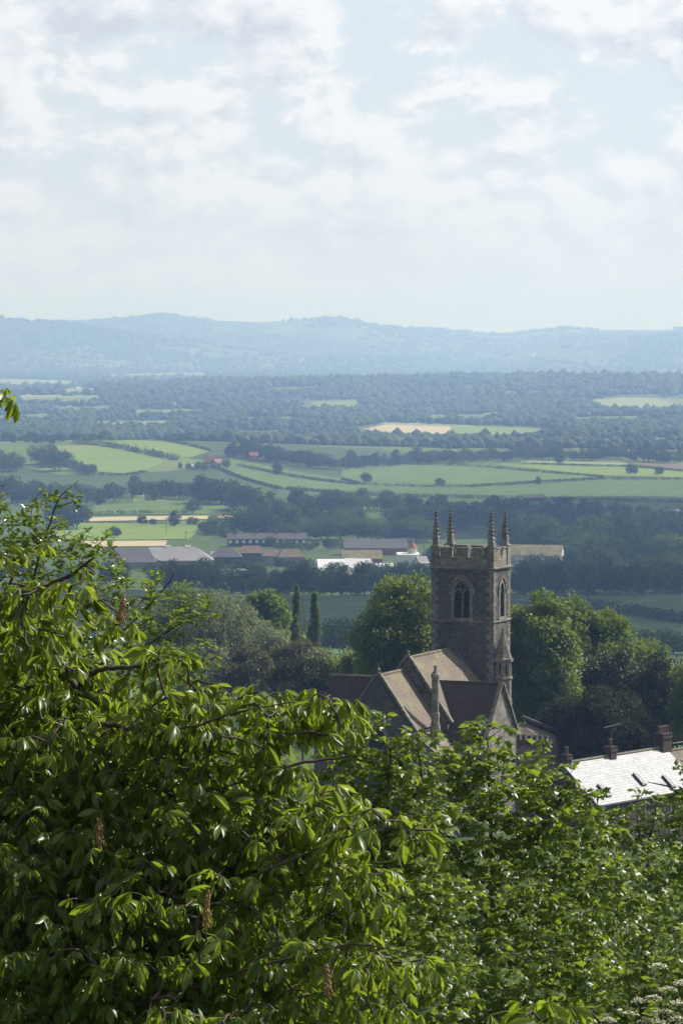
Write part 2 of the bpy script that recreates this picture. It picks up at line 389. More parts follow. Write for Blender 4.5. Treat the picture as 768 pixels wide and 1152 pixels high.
def cloud_noise(vec):
    n1 = k.noise(31, 10, 0.60, vec, 0.1); n0 = k.noise(11, 3, 0.5, vec)
    return k.math('ADD', k.math('MULTIPLY', n1, 0.6), k.math('MULTIPLY', n0, 0.4))
d0 = cloud_noise(base_v); d1 = cloud_noise(off.outputs[0])
mask = k.ramp(d0, [(0.44, (0, 0, 0)), (0.50, (1, 1, 1))])
shade = k.math('ADD', k.math('MULTIPLY', k.math('SUBTRACT', d0, d1), 7.0), 0.5)
thick = k.ramp(d0, [(0.5, (0, 0, 0)), (0.66, (1, 1, 1))])
lit = k.math('SUBTRACT', shade, k.math('MULTIPLY', thick, 0.42))
ccol = k.ramp(lit, [(0.0, S((0.55, 0.60, 0.67))), (0.30, S((0.66, 0.70, 0.755))), (0.62, S((0.79, 0.81, 0.84)))])
ccol.node.inputs
blue = k.mix(0.85, sky.outputs[0], S((0.635, 0.705, 0.785)))
hz_f = k.n('ShaderNodeMapRange'); hz_f.inputs['From Min'].default_value = 0.005; hz_f.inputs['From Max'].default_value = 0.07; hz_f.interpolation_type = 'SMOOTHSTEP'; k.l(sp.outputs[2], hz_f.inputs['Value'])
mk = k.math('MULTIPLY', mask, k.math('ADD', k.math('MULTIPLY', hz_f.outputs[0], 0.5), 0.45))
sk = k.mix(mk, blue, ccol)
low = k.n('ShaderNodeMapRange'); low.inputs['From Min'].default_value = 0.0; low.inputs['From Max'].default_value = 0.05; low.inputs['To Min'].default_value = 0.8; low.inputs['To Max'].default_value = 0.0; k.l(sp.outputs[2], low.inputs['Value'])
sk = k.mix(low.outputs[0], sk, S((0.72, 0.755, 0.81)))
# the sky is brightest on the sun's side and dims towards the far side, as thin cloud does
dt = k.n('ShaderNodeVectorMath', operation='DOT_PRODUCT'); k.l(g, dt.inputs[0]); dt.inputs[1].default_value = tuple(sd)
dm = k.n('ShaderNodeMapRange'); dm.interpolation_type = 'SMOOTHSTEP'
for key, v in (('From Min', -0.55), ('From Max', 0.50), ('To Min', 0.26), ('To Max', 0.93)): dm.inputs[key].default_value = v
k.l(dt.outputs['Value'], dm.inputs['Value'])
zen = k.n('ShaderNodeMapRange'); zen.interpolation_type = 'SMOOTHSTEP'
for key, v in (('From Min', 0.20), ('From Max', 0.75), ('To Min', 1.0), ('To Max', 0.42)): zen.inputs[key].default_value = v
k.l(sp.outputs[2], zen.inputs['Value'])
sc_ = k.n('ShaderNodeVectorMath', operation='SCALE'); k.l(sk, sc_.inputs[0]); k.l(k.math('MULTIPLY', dm.outputs[0], zen.outputs[0]), sc_.inputs['Scale'])
k.l(sc_.outputs[0], bg.inputs[0])
SC.view_settings.view_transform = 'Standard'; SC.view_settings.look = 'None'; SC.view_settings.gamma = 1; SC.view_settings.exposure = EXPO
SC.view_settings.use_curve_mapping = False
cy = SC.cycles
cy.max_bounces = 7; cy.diffuse_bounces = 3; cy.glossy_bounces = 2; cy.transmission_bounces = 4; cy.transparent_max_bounces = 8; cy.volume_bounces = 1
cy.use_denoising = True
cy.sample_clamp_indirect = 6

# ------------------------------------------------------------------ two cumulus clouds whose shade lies on the valley
t = NT('white_cloud'); b1 = t.n('ShaderNodeBsdfDiffuse'); b1.inputs[0].default_value = (0.9, 0.9, 0.9, 1); b2 = t.n('ShaderNodeBsdfTranslucent'); b2.inputs[0].default_value = (0.9, 0.9, 0.92, 1)
b3 = t.n('ShaderNodeBsdfTransparent'); m1 = t.n('ShaderNodeMixShader'); m1.inputs[0].default_value = 0.5; m2 = t.n('ShaderNodeMixShader'); m2.inputs[0].default_value = 0.40
t.l(b1.outputs[0], m1.inputs[1]); t.l(b2.outputs[0], m1.inputs[2]); t.l(m1.outputs[0], m2.inputs[1]); t.l(b3.outputs[0], m2.inputs[2]); t.l(m2.outputs[0], t.out.inputs[0])
def cloud(gx, gy, rx, ry, alt, n, label):
    """a cumulus of many puffs standing where its shade falls round (gx, gy)"""
    off = sd*(alt/sd.z); bm = bmesh.new()
    for i in range(n):
        a = random.uniform(0, 6.283); q = math.sqrt(random.random()); px_, py_ = gx + off.x + rx*q*math.cos(a), gy + off.y + ry*q*math.sin(a); r = (0.16 + 0.16*random.random())*(rx+ry)/2*(1.15-0.5*q)
        r_ = bmesh.ops.create_icosphere(bm, subdivisions=3, radius=r, matrix=Matrix.Translation((px_, py_, alt + r*0.35 + random.uniform(0, 0.5)*r*(1-q))))
        ph = [random.uniform(0, 6.28) for _ in range(4)]
        for v in r_['verts']:
            d = (v.co - Vector((px_, py_, alt))); k_ = 1 + 0.07*math.sin(9*d.x/r + ph[0]) * math.sin(8*d.y/r + ph[1]) + 0.06*math.sin(13*d.z/r + 7*d.x/r + ph[2])
            v.co = Vector((px_, py_, alt)) + d*k_
            if v.co.z < alt: v.co.z = alt - (alt - v.co.z)*0.15
    me = bpy.data.meshes.new('cloud'); bm.to_mesh(me); bm.free()
    for p in me.polygons: p.use_smooth = True
    tag(link('cloud', me, t.m), label, kind='structure')
cloud(60, 1010, 420, 290, 760, 34, 'white flat bottomed cumulus cloud high over the farm')
cloud(330, 1990, 250, 330, 800, 24, 'white flat bottomed cumulus cloud high over the wood')
# ------------------------------------------------------------------ foliage engines
def unit(a): return a/(np.linalg.norm(a, axis=-1, keepdims=True) + 1e-9)
def rand_dir(n): return unit(rng.normal(size=(n, 3)))
def frames(X, N):
    """columns X, Y, Z from out-directions X and rough normals N"""
    X = unit(X); Y = unit(np.cross(N, X)); Z = np.cross(X, Y); return np.stack([X, Y, Z], -1)
def place(tv, tf, Rm, T, S, tint, tt=0.0):
    """copies of a template leaf: (V, F, tint)"""
    m = len(T); n = len(tv)
    V = np.einsum('mij,nj->mni', Rm, tv)*S[:, None, None] + T[:, None]
    Fc = tf[None] + (np.arange(m)*n)[:, None, None]
    return V.reshape(-1, 3), Fc.reshape(-1, tf.shape[1]), (tint[:, None] + np.broadcast_to(tt, (n,))[None]).ravel()
def merge(parts):
    V = []; Fc = []; Tn = []; b = 0
    for v, f, t in parts: V.append(v); Fc.append(f + b); Tn.append(t); b += len(v)
    return np.concatenate(V), np.concatenate(Fc), np.concatenate(Tn)
RH_V = np.array([(0, 0, 0), (0.5, 0.32, 0.06), (1, 0, -0.05), (0.5, -0.32, 0.06)], float); RH_F = np.array([(0, 1, 2, 3)])
def clump_leaves(C, Rad, n, size, tint_c, up=0.35, droop=0.25, shell=0.55, jit=0.25):
    """leaf-sized faces spread through clumps: C (k,3) centres, Rad (k,3) half sizes, n faces in each"""
    k = len(C); idx = np.repeat(np.arange(k), n); d = rand_dir(len(idx))
    r = shell + (1-shell)*rng.random(len(idx))**0.6
    r *= 1 + jit*rng.normal(size=len(idx))*0.6
    p = C[idx] + d*r[:, None]*Rad[idx]
    X = unit(d + rng.normal(size=d.shape)*0.6 + np.array([0, 0, -droop])); N = unit(d*0.6 + np.array([0, 0, up]) + rng.normal(size=d.shape)*0.5)
    s = size*(0.65 + 0.7*rng.random(len(idx)))
    tn = np.clip(tint_c[idx] + rng.normal(size=len(idx))*0.10, 0, 1)
    return place(RH_V, RH_F, frames(X, N), p, s, tn)
def crown_clumps(cx, cy, cz, rx, ry, rz, k, cr, irr=0.22, low=-0.75):
    """clump centres over and inside an uneven ellipsoid"""
    d = rand_dir(k*3); d = d[d[:, 2] > low][:k]; k = len(d)
    ph = rng.random(6)*6.28
    lob = 1 + irr*(np.sin(3*np.arctan2(d[:, 1], d[:, 0]) + ph[0])*0.5 + np.sin(4*d[:, 2]*2 + ph[1])*0.4 + np.sin(5*np.arctan2(d[:, 1], d[:, 0]) + 3*d[:, 2] + ph[2])*0.5)
    r = (0.45 + 0.47*rng.random(k)**0.45)*lob
    C = np.array([cx, cy, cz]) + d*r[:, None]*np.array([rx, ry, rz])
    Rr = cr*(0.65 + 0.7*rng.random(k)); Rad = np.stack([Rr, Rr, Rr*0.75], 1)
    return C, Rad, np.clip(0.5 + rng.normal(size=k)*0.2, 0.05, 0.95)
def limbs_mesh(base, C, r0, bend=0.3, nlimb=14, trunk_top=0.45):
    """tapered trunk with limbs running to some clumps"""
    m = MB(); top = np.array([C[:, 0].mean(), C[:, 1].mean(), base[2] + (C[:, 2].max()-base[2])*0.8]); b = np.array(base, float)
    k = 6; tt = np.linspace(0, 1, k)
    pts = b + (top-b)*tt[:, None]; pts[1:-1, :2] += rng.normal(size=(k-2, 2))*r0*0.8
    m.tube(pts, r0*(1-tt)**0.8*0.95 + 0.03*r0, 7)
    for i in rng.choice(len(C), min(nlimb, len(C)), replace=False):
        a = 0.25 + 0.45*rng.random(); s = b + (top-b)*a; e = C[i]
        mid = (s+e)/2 + np.array([0, 0, 0.12*np.linalg.norm(e-s)]) + rng.normal(size=3)*0.1*np.linalg.norm(e-s)
        q = np.stack([s, (s+mid)/2 + 0.02, mid, (mid+e)/2, e]); m.tube(q, r0*0.4*np.linspace(1, 0.12, 5), 5)
    return m
M_bark = flat_mat('grey_brown_bark', (0.085, 0.07, 0.055), 0.9, 0.45, 3.0)
M_twig = flat_mat('brown_twig', (0.075, 0.055, 0.04), 0.8, 0.4, 12.0)
# valley foliage, one material for every copy, varied by the object
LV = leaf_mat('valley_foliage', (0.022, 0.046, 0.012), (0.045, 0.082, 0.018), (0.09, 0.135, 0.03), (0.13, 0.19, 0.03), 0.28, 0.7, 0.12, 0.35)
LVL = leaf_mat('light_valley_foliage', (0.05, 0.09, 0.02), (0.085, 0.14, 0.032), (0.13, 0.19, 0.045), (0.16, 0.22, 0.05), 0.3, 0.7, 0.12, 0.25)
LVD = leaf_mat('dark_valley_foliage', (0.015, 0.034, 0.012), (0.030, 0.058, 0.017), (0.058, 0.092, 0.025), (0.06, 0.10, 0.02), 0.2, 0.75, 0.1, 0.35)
def valley_template(kind):
    if kind == 'round': a = dict(rx=0.5, rz=0.43, cz=0.55, k=46, cr=0.15)
    elif kind == 'wide': a = dict(rx=0.66, rz=0.40, cz=0.52, k=56, cr=0.155)
    elif kind == 'tall': a = dict(rx=0.34, rz=0.47, cz=0.53, k=44, cr=0.13)
    elif kind == 'bush': a = dict(rx=0.85, rz=0.5, cz=0.42, k=46, cr=0.2)
    C, Rad, tc = crown_clumps(0, 0, a['cz'], a['rx'], a['rx'], a['rz'], a['k'], a['cr'], 0.25, -0.9)
    V, Fc, tn = clump_leaves(C, Rad, 52, 0.068, tc, up=0.5)
    tr = limbs_mesh((0, 0, -0.06), C, 0.028, nlimb=6)
    tv = np.array([tuple(v) for v in tr.v]); tf = np.array([f if len(f) == 4 else (*f, f[-1]) for f in tr.f])
    nb = len(tf); me = np_mesh('broadleaf_tree', np.concatenate([V, tv]), np.concatenate([Fc, tf + len(V)]), np.concatenate([tn, np.zeros(len(tv))]))
    mi = np.zeros(len(me.polygons), np.int32); mi[-nb:] = 1
    me.polygons.foreach_set('material_index', mi)
    return me
VT = {}
for kd, n in (('round', 3), ('wide', 3), ('tall', 2), ('bush', 2)):
    for i in range(n):
        me0 = valley_template(kd)
        for nm, mt in (('mid', LV), ('light', LVL), ('dark', LVD)):
            me = me0.copy(); me.materials.append(mt); me.materials.append(M_bark); VT.setdefault((kd, nm), []).append(me)
def vtree(px, py, hpx, kind='round', tone='mid', label=None, group=None, wide=1.0, cat='tree', dd=0.0):
    """a valley tree whose foot is at photograph pixel (px, py) on the ground, hpx tall there"""
    x, y, z = hit(px, py)
    if dd: y += dd; x *= y/(y-dd); z = float(H(x, y))
    h = hpx*y/F
    o = bpy.data.objects.new('hedge_shrub' if kind == 'bush' else 'broadleaf_tree', random.choice(VT[(kind, tone)])); COL.objects.link(o)
    o.location = (x, y, z - 0.02*h); s = h; o.scale = (s*wide, s*wide, s); o.rotation_euler = (0, 0, random.uniform(0, 6.28))
    return tag(o, label, cat, group)
def belt(line, n, h, tones, label, group, kinds=('round', 'wide', 'tall'), jy=2.0, wide=1.0, cat='tree'):
    L = np.array(line, float); sg = np.linalg.norm(np.diff(L, axis=0), axis=1); cum = np.concatenate([[0], np.cumsum(sg)])
    for i in range(n):
        s = (i + 0.5 + random.uniform(-0.35, 0.35))/n*cum[-1]
        px = np.interp(s, cum, L[:, 0]); py = np.interp(s, cum, L[:, 1]) + random.uniform(-jy, jy)
        vtree(px, py, random.uniform(*h), random.choice(kinds), random.choice(tones), label, group, wide*random.uniform(0.85, 1.2), cat)
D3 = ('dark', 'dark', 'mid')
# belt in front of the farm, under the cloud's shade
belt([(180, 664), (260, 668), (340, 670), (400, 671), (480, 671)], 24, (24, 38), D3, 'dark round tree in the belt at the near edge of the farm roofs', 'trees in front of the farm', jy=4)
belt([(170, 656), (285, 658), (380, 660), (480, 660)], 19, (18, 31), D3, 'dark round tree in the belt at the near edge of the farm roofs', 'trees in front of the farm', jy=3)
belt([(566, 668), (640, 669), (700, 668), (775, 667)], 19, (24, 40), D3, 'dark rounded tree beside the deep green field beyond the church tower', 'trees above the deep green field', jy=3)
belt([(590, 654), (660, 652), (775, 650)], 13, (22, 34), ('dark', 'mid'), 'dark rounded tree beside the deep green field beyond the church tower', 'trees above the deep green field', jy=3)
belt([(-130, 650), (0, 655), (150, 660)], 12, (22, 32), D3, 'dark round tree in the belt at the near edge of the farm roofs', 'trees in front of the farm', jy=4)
# behind the farm
for px, py, h, tn in ((316, 607, 22, 'mid'), (345, 606, 24, 'light'), (384, 607, 34, 'mid'), (360, 608, 26, 'mid'), (403, 608, 24, 'mid'), (419, 608, 26, 'light'), (436, 609, 24, 'mid'), (452, 609, 26, 'mid'), (468, 608, 30, 'light'), (480, 610, 26, 'mid')):
    vtree(px, py, h, random.choice(('round', 'wide')), tn, 'sunlit round tree in the row just behind the farm roofs', 'trees behind the farm roofs', 1.0)
# wood right of the tower
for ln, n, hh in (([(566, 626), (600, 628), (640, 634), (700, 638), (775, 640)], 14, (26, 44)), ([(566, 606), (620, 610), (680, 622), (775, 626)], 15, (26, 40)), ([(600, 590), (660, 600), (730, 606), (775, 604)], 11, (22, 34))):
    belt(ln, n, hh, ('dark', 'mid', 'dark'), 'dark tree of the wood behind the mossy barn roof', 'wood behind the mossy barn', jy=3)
for px, py, h in ((726, 636, 30), (749, 636, 38), (764, 634, 34)):
    vtree(px, py, h, 'round', 'light', 'paler tree at the edge of the dark wood beyond the church tower', 'paler trees of the dark wood', 1.0)
belt([(440, 590), (520, 594), (566, 592)], 11, (22, 32), ('mid', 'light', 'dark'), 'round tree standing behind the four pinnacles of the church tower', 'trees behind the pinnacles', jy=5)
belt([(395, 576), (470, 574), (560, 577), (640, 579), (700, 584), (775, 588)], 20, (14, 22), ('mid', 'dark'), 'small tree along the far side of the wood below the wide fields', 'trees below the wide fields', jy=4)
# wood left of the pinnacles and the dark clump under the knoll
belt([(268, 600), (300, 604), (350, 600), (400, 598)], 12, (24, 38), D3, 'dark tree of the wood between the farm and the knoll', 'wood below the knoll', jy=4)
belt([(225, 566), (258, 570), (285, 574)], 7, (22, 32), D3, 'dark tree of the clump on the slope under the farmhouse', 'clump under the farmhouse', jy=3)
belt([(285, 582), (330, 578), (400, 577)], 9, (20, 28), ('dark', 'mid'), 'dark tree of the wood between the farm and the knoll', 'wood below the knoll', jy=3)
belt([(150, 560), (185, 563), (222, 561)], 8, (18, 25), ('mid', 'dark'), 'hazy tree in the row between the knoll and the level meadow', 'trees at the foot of the knoll', jy=2)
belt([(-10, 562), (50, 566), (100, 566), (130, 562)], 12, (18, 30), ('mid', 'dark'), 'hazy tree in the row between the knoll and the level meadow', 'trees at the foot of the knoll', jy=4)
belt([(60, 592), (88, 594)], 4, (24, 32), D3, 'dark tree at the end of the straw coloured strip', 'trees by the straw strip', jy=2)
for px, py, h, kd, tn, lb in ((128, 605, 14, 'wide', 'dark', 'lone dark round bush tree in the bright green field'), (160, 591, 12, 'round', 'dark', 'small dark tree standing on the straw strip, beside a smaller one'), (172, 591, 8, 'round', 'dark', 'smaller companion of the dark tree on the straw strip'),
        (196, 592, 17, 'tall', 'dark', 'slim tree on the green strip between straw strip and field'), (216, 591, 11, 'wide', 'mid', 'spreading low tree in the hedge above the bright field'), (217, 578, 17, 'round', 'mid', 'bushy tree at the end of the hedge above the straw strip'), (240, 594, 16, 'round', 'light', 'pale round tree beside the bright green strip'),
        (412, 544, 13, 'round', 'dark', 'lone round tree on the near side of the wide green field'), (495, 548, 11, 'round', 'mid', 'second lone round tree in the wide green field'), (605, 545, 9, 'tall', 'mid', 'thin lone tree in the middle of the wide green field'), (708, 533, 11, 'tall', 'dark', 'thin dark tree beside the brown field, taller of two'), (714, 533, 9, 'tall', 'dark', 'thin dark tree beside the brown field, shorter of two'),
        (741, 535, 11, 'round', 'dark', 'dark round tree in the hedge below the brown field'), (312, 534, 16, 'tall', 'dark', 'upright dark tree on the slope beside the farmhouse'), (629, 522, 10, 'round', 'dark', 'dark small tree behind the pale yellow strip'),
        (386, 738, 46, 'round', 'dark', 'big dark round tree alone in the deep green field'), (366, 737, 30, 'round', 'dark', 'lower dark tree beside the big round one in the deep green field'), (408, 562, 14, 'round', 'mid', 'bluish round tree at the foot of the wide green field'), (436, 566, 16, 'round', 'mid', 'round tree between the wide field and the small bright meadow')):
    vtree(px, py, h, kd, tn, lb)
belt([(228, 640), (262, 637), (300, 640), (345, 638)], 9, (8, 15), D3, 'small dark bushy tree squeezed between the farm roofs', 'small trees among the farm roofs', ('bush', 'round'), jy=3)
belt([(300, 616), (345, 620), (385, 616)], 8, (8, 14), ('mid', 'dark', 'light'), 'small dark bushy tree squeezed between the farm roofs', 'small trees among the farm roofs', ('bush', 'round'), jy=2)
belt([(224, 598), (246, 604), (262, 606)], 6, (12, 18), D3, 'bushy tree between the bright field and the long terrace', 'trees beside the terrace', ('bush', 'round', 'wide'), jy=3)
belt([(480, 640), (520, 640), (566, 640)], 6, (18, 28), D3, 'dark tree behind the battlements between farm and mossy barn', 'trees behind the battlements', jy=3)
# knoll: hedgerow trees, trees about the farmhouse
belt([(48, 522), (62, 527), (70, 531)], 3, (20, 26), D3, 'dark blue green tree on the flank of the knoll', 'trees on the flank of the knoll', jy=1)
belt([(82, 529), (95, 533), (105, 534)], 3, (12, 18), D3, 'dark blue green tree on the flank of the knoll', 'trees on the flank of the knoll', jy=1)
belt([(-6, 528), (20, 530)], 3, (15, 22), D3, 'dark blue green tree on the flank of the knoll', 'trees on the flank of the knoll', jy=1)
belt([(196, 526), (222, 529), (256, 527)], 6, (7, 11), ('mid', 'dark'), 'low tree around the red farmhouse on the knoll', 'trees around the farmhouse', jy=1)
belt([(252, 512), (300, 517), (350, 527), (378, 530)], 16, (12, 20), ('mid', 'dark', 'dark'), 'tree around the pinkish houses beyond the knoll', 'trees around the far houses', jy=3)
belt([(384, 527), (460, 522), (560, 518), (700, 517), (770, 521)], 52, (9, 19), ('mid', 'dark'), 'tree in the long row at the back of the wide fields', 'row behind the wide fields', jy=1.5)
belt([(-10, 497), (60, 499), (76, 497)], 8, (8, 13), D3, 'tree in the row along the crest of the knoll', 'trees on the crest of the knoll', jy=1)
belt([(690, 738), (725, 738), (770, 738)], 6, (24, 36), ('dark', 'mid'), 'dark tree at the bottom corner of the deep green field', 'trees at the corner of the deep field', jy=2)
# hedges: each one a thing
def hedge(line, hpx, label, tone=LV, wide=1.0):
    W = [hit(*p) for p in line]; P3 = np.array(W); D = P3[:, 1].mean(); h = hpx*D/F
    seg = np.linalg.norm(np.diff(P3[:, :2], axis=0), axis=1); L = seg.sum(); cum = np.concatenate([[0], np.cumsum(seg)])
    n = int(min(700, max(12, L/(h*0.55)))); s = np.sort(rng.random(n))*L
    x = np.interp(s, cum, P3[:, 0]); y = np.interp(s, cum, P3[:, 1]); hh = h*(0.75 + 0.5*rng.random(n)); z = H(x, y) + hh*0.42
    C = np.stack([x + rng.normal(size=n)*h*0.15, y + rng.normal(size=n)*h*0.15, z], 1); Rad = np.stack([h*0.75*wide*np.ones(n), h*0.75*wide*np.ones(n), hh*0.6], 1)
    V, Fc, tn = clump_leaves(C, Rad, 26, h*0.36, np.clip(0.4 + rng.normal(size=n)*0.2, 0, 1), up=0.5)
    return tag(link('hedge', np_mesh('hedge', V, Fc, tn), tone), label, 'hedge')
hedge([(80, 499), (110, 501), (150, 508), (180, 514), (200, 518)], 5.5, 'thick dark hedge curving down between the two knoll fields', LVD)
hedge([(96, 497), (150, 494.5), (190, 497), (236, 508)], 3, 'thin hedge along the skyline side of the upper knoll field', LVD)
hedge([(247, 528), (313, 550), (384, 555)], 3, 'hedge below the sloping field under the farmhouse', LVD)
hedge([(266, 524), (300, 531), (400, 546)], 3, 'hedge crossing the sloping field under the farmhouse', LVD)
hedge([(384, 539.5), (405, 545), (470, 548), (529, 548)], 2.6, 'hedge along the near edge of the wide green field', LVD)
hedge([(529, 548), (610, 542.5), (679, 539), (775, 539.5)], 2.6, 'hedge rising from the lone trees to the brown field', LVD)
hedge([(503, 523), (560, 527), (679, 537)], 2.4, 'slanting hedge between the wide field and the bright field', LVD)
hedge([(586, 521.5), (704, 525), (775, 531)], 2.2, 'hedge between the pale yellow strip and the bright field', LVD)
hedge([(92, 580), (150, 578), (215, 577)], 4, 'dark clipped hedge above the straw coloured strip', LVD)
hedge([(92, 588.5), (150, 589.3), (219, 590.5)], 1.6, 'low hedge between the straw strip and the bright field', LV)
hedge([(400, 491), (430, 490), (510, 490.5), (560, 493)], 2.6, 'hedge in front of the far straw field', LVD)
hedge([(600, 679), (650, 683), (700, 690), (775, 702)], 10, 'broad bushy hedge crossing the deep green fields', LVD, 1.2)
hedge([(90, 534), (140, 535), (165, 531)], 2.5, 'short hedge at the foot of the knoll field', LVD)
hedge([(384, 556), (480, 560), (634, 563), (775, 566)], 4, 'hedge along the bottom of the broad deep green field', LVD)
# ------------------------------------------------------------------ far woods: masses nobody could count
_bm = bmesh.new(); bmesh.ops.create_icosphere(_bm, subdivisions=2, radius=1); 
ICO2_V = np.array([tuple(v.co) for v in _bm.verts]); ICO2_F = np.array([[v.index for v in f.verts] for f in _bm.faces]); _bm.free()
_bm = bmesh.new(); bmesh.ops.create_icosphere(_bm, subdivisions=1, radius=1)
ICO_V = np.array([tuple(v.co) for v in _bm.verts]); ICO_F = np.array([[v.index for v in f.verts] for f in _bm.faces]); _bm.free()
def lumps(name, x, y, r, label, mat, hi=False, sq=0.85):
    tv, tf = (ICO2_V, ICO2_F) if hi else (ICO_V, ICO_F); m = len(x); n = len(tv)
    z = H(x, y) + r*0.62
    V = tv[None]*(1 + 0.30*rng.normal(size=(m, n, 1)).clip(-1.5, 1.5)*0.8)*np.stack([r*(0.9+0.3*rng.random(m)), r*(0.9+0.3*rng.random(m)), r*sq*(0.8+0.6*rng.random(m))], 1)[:, None]
    V = V + np.stack([x, y, z], 1)[:, None]; Fc = tf[None] + (np.arange(m)*n)[:, None, None]
    tn = np.repeat(np.clip(vnoise(x, y, 70, 77)*0.55 + vnoise(x, y, 24, 78)*0.25 + 0.08 + rng.normal(size=m)*0.18, 0, 1), n)
    return tag(link(name, np_mesh(name, V.reshape(-1, 3), Fc.reshape(-1, 3), tn, smooth=True), mat), label, 'wood', kind='stuff')
def vnoise(x, y, s, seed):
    r = np.random.default_rng(seed); G = r.random((128, 128)); u = x/s; v = y/s
    i = np.floor(u).astype(int); j = np.floor(v).astype(int); a = u-i; b = v-j; a = a*a*(3-2*a); b = b*b*(3-2*b)
    g = lambda p, q: G[p % 128, q % 128]
    return (g(i, j)*(1-a) + g(i+1, j)*a)*(1-b) + (g(i, j+1)*(1-a) + g(i+1, j+1)*a)*b
FAR_M = leaf_mat('far_foliage', (0.022, 0.042, 0.018), (0.040, 0.066, 0.022), (0.08, 0.112, 0.034), (0.08, 0.13, 0.03), 0.1, 0.8, 0.1)
POLY_PX = []   # field polygons that must stay open
def openf(x, y):
    """True where far fields are drawn: keep trees off them"""
    px = 384 + x/y*F; py = YH + (100 - H(x, y))/y*F; q = np.stack([px, py], 1); r = np.zeros(len(x), bool)
    for pl in [[(a, b + (4 if b > sum(q_[1] for q_ in f_[0])/4 else -0.5)) for a, b in f_[0]] for f_ in FAR_F] + list(([(400, 481), (434, 475), (594, 480), (642, 485), (634, 494), (510, 495), (400, 494)], [(545, 497), (606, 498), (606, 502), (549, 501)], [(650, 452), (700, 444), (775, 450), (775, 463), (690, 464)], [(340, 450), (405, 449), (405, 460), (340, 461)], [(-10, 425), (84, 429), (84, 435), (-10, 436)],
               [(380, 526), (449, 521), (549, 525), (704, 517), (775, 520), (775, 566), (384, 556)], [(60, 505), (118, 500), (117, 496), (182, 495), (240, 508), (260, 514), (400, 538), (400, 556), (247, 530), (80, 540), (-30, 536), (-30, 498)])):
        r |= pip([tuple(p) for p in pl], q)
    return r
# the wooded rise in the middle of the vale
n = 26000; y = 5300 + 1500*rng.random(n); x = -650 + 1750*rng.random(n)
ok = (H(x, y) > 5 + 10*vnoise(x, y, 160, 3)) & ~openf(x, y) & (x/y*F + 384 < 830) & (vnoise(x, y/2.2, 120, 9)*0.7 + vnoise(x, y, 45, 19)*0.3 > 0.45 - 0.12*(y > 6300) + 0.42*sst(190, 110, 384 + x/y*F))
x, y = x[ok][:11000], y[ok][:11000]
lumps('woodland', x, y, (2.6 + 4.6*rng.random(len(x))**2)*(0.7 + 0.7*vnoise(x, y, 110, 55)), 'blue green wood covering the long low rise in the vale', FAR_M)
# hedgerows and copses across the nearer vale
def rows(n, y0, y1, Lr, step, rr, half):
    X = []; Y = []; Rr = []
    for i in range(n):
        yc = math.exp(random.uniform(math.log(y0), math.log(y1))); xc = random.uniform(-half, half)*yc/F
        a = random.choice((0.08, 0.08, 0.15, -0.2, 1.3, 1.5)) + random.gauss(0, 0.15); L = random.uniform(*Lr); k = int(L/step)
        s = (np.arange(k) - k/2)*step + rng.normal(size=k)*step*0.3
        X.append(xc + np.cos(a)*s + rng.normal(size=k)*2); Y.append(yc + np.sin(a)*s); Rr.append(rr[0] + (rr[1]-rr[0])*rng.random(k)**2)
    return np.concatenate(X), np.concatenate(Y), np.concatenate(Rr)
x1, y1, r1 = rows(420, 3150, 5600, (120, 420), 8, (2.2, 7), 460)
n = 16000; yc = 3150 + 2600*rng.random(n); xc = (rng.random(n)-0.5)*0.24*yc
kk = vnoise(xc, yc, 130, 21)*0.6 + vnoise(xc, yc, 47, 5)*0.4; ok = kk > 0.50
x = np.concatenate([x1, xc[ok]]); y = np.concatenate([y1, yc[ok]]); r = np.concatenate([r1, 3 + 4*rng.random(ok.sum())])
ok = ~openf(x, y) & (y > 3100); lumps('hedgerow_woodland', x[ok], y[ok], r[ok], 'patchwork of hedgerows and copses beyond the wide fields', FAR_M, hi=False)
x1, y1, r1 = rows(330, 5600, 12500, (300, 900), 14, (3, 8), 440)
n = 16000; yc = 5600*np.exp(rng.random(n)*math.log(12800/5600)); xc = (rng.random(n)-0.5)*0.22*yc
kk = vnoise(xc, yc/1.6, 260, 31)*0.6 + vnoise(xc, yc, 90, 6)*0.4; ok = kk > 0.60
x = np.concatenate([x1, xc[ok]]); y = np.concatenate([y1, yc[ok]]); r = np.concatenate([r1, 6 + 5*rng.random(ok.sum())])
ok = ~openf(x, y); lumps('vale_woodland', x[ok], y[ok], r[ok], 'faint scattered copses and hedgerows below the hills', FAR_M)
n = 9000; yc = 12300 + 4300*rng.random(n); xc = (rng.random(n)-0.5)*0.23*yc
kk = vnoise(xc, yc, 420, 41)*0.65 + vnoise(xc, yc, 120, 8)*0.35; hh = H(xc, yc)
ok = (kk > 0.50) & (hh > 30); lumps('hillside_woodland', xc[ok], yc[ok], 6 + 6*rng.random(ok.sum()), 'faint woods on the slopes of the far hills', FAR_M)
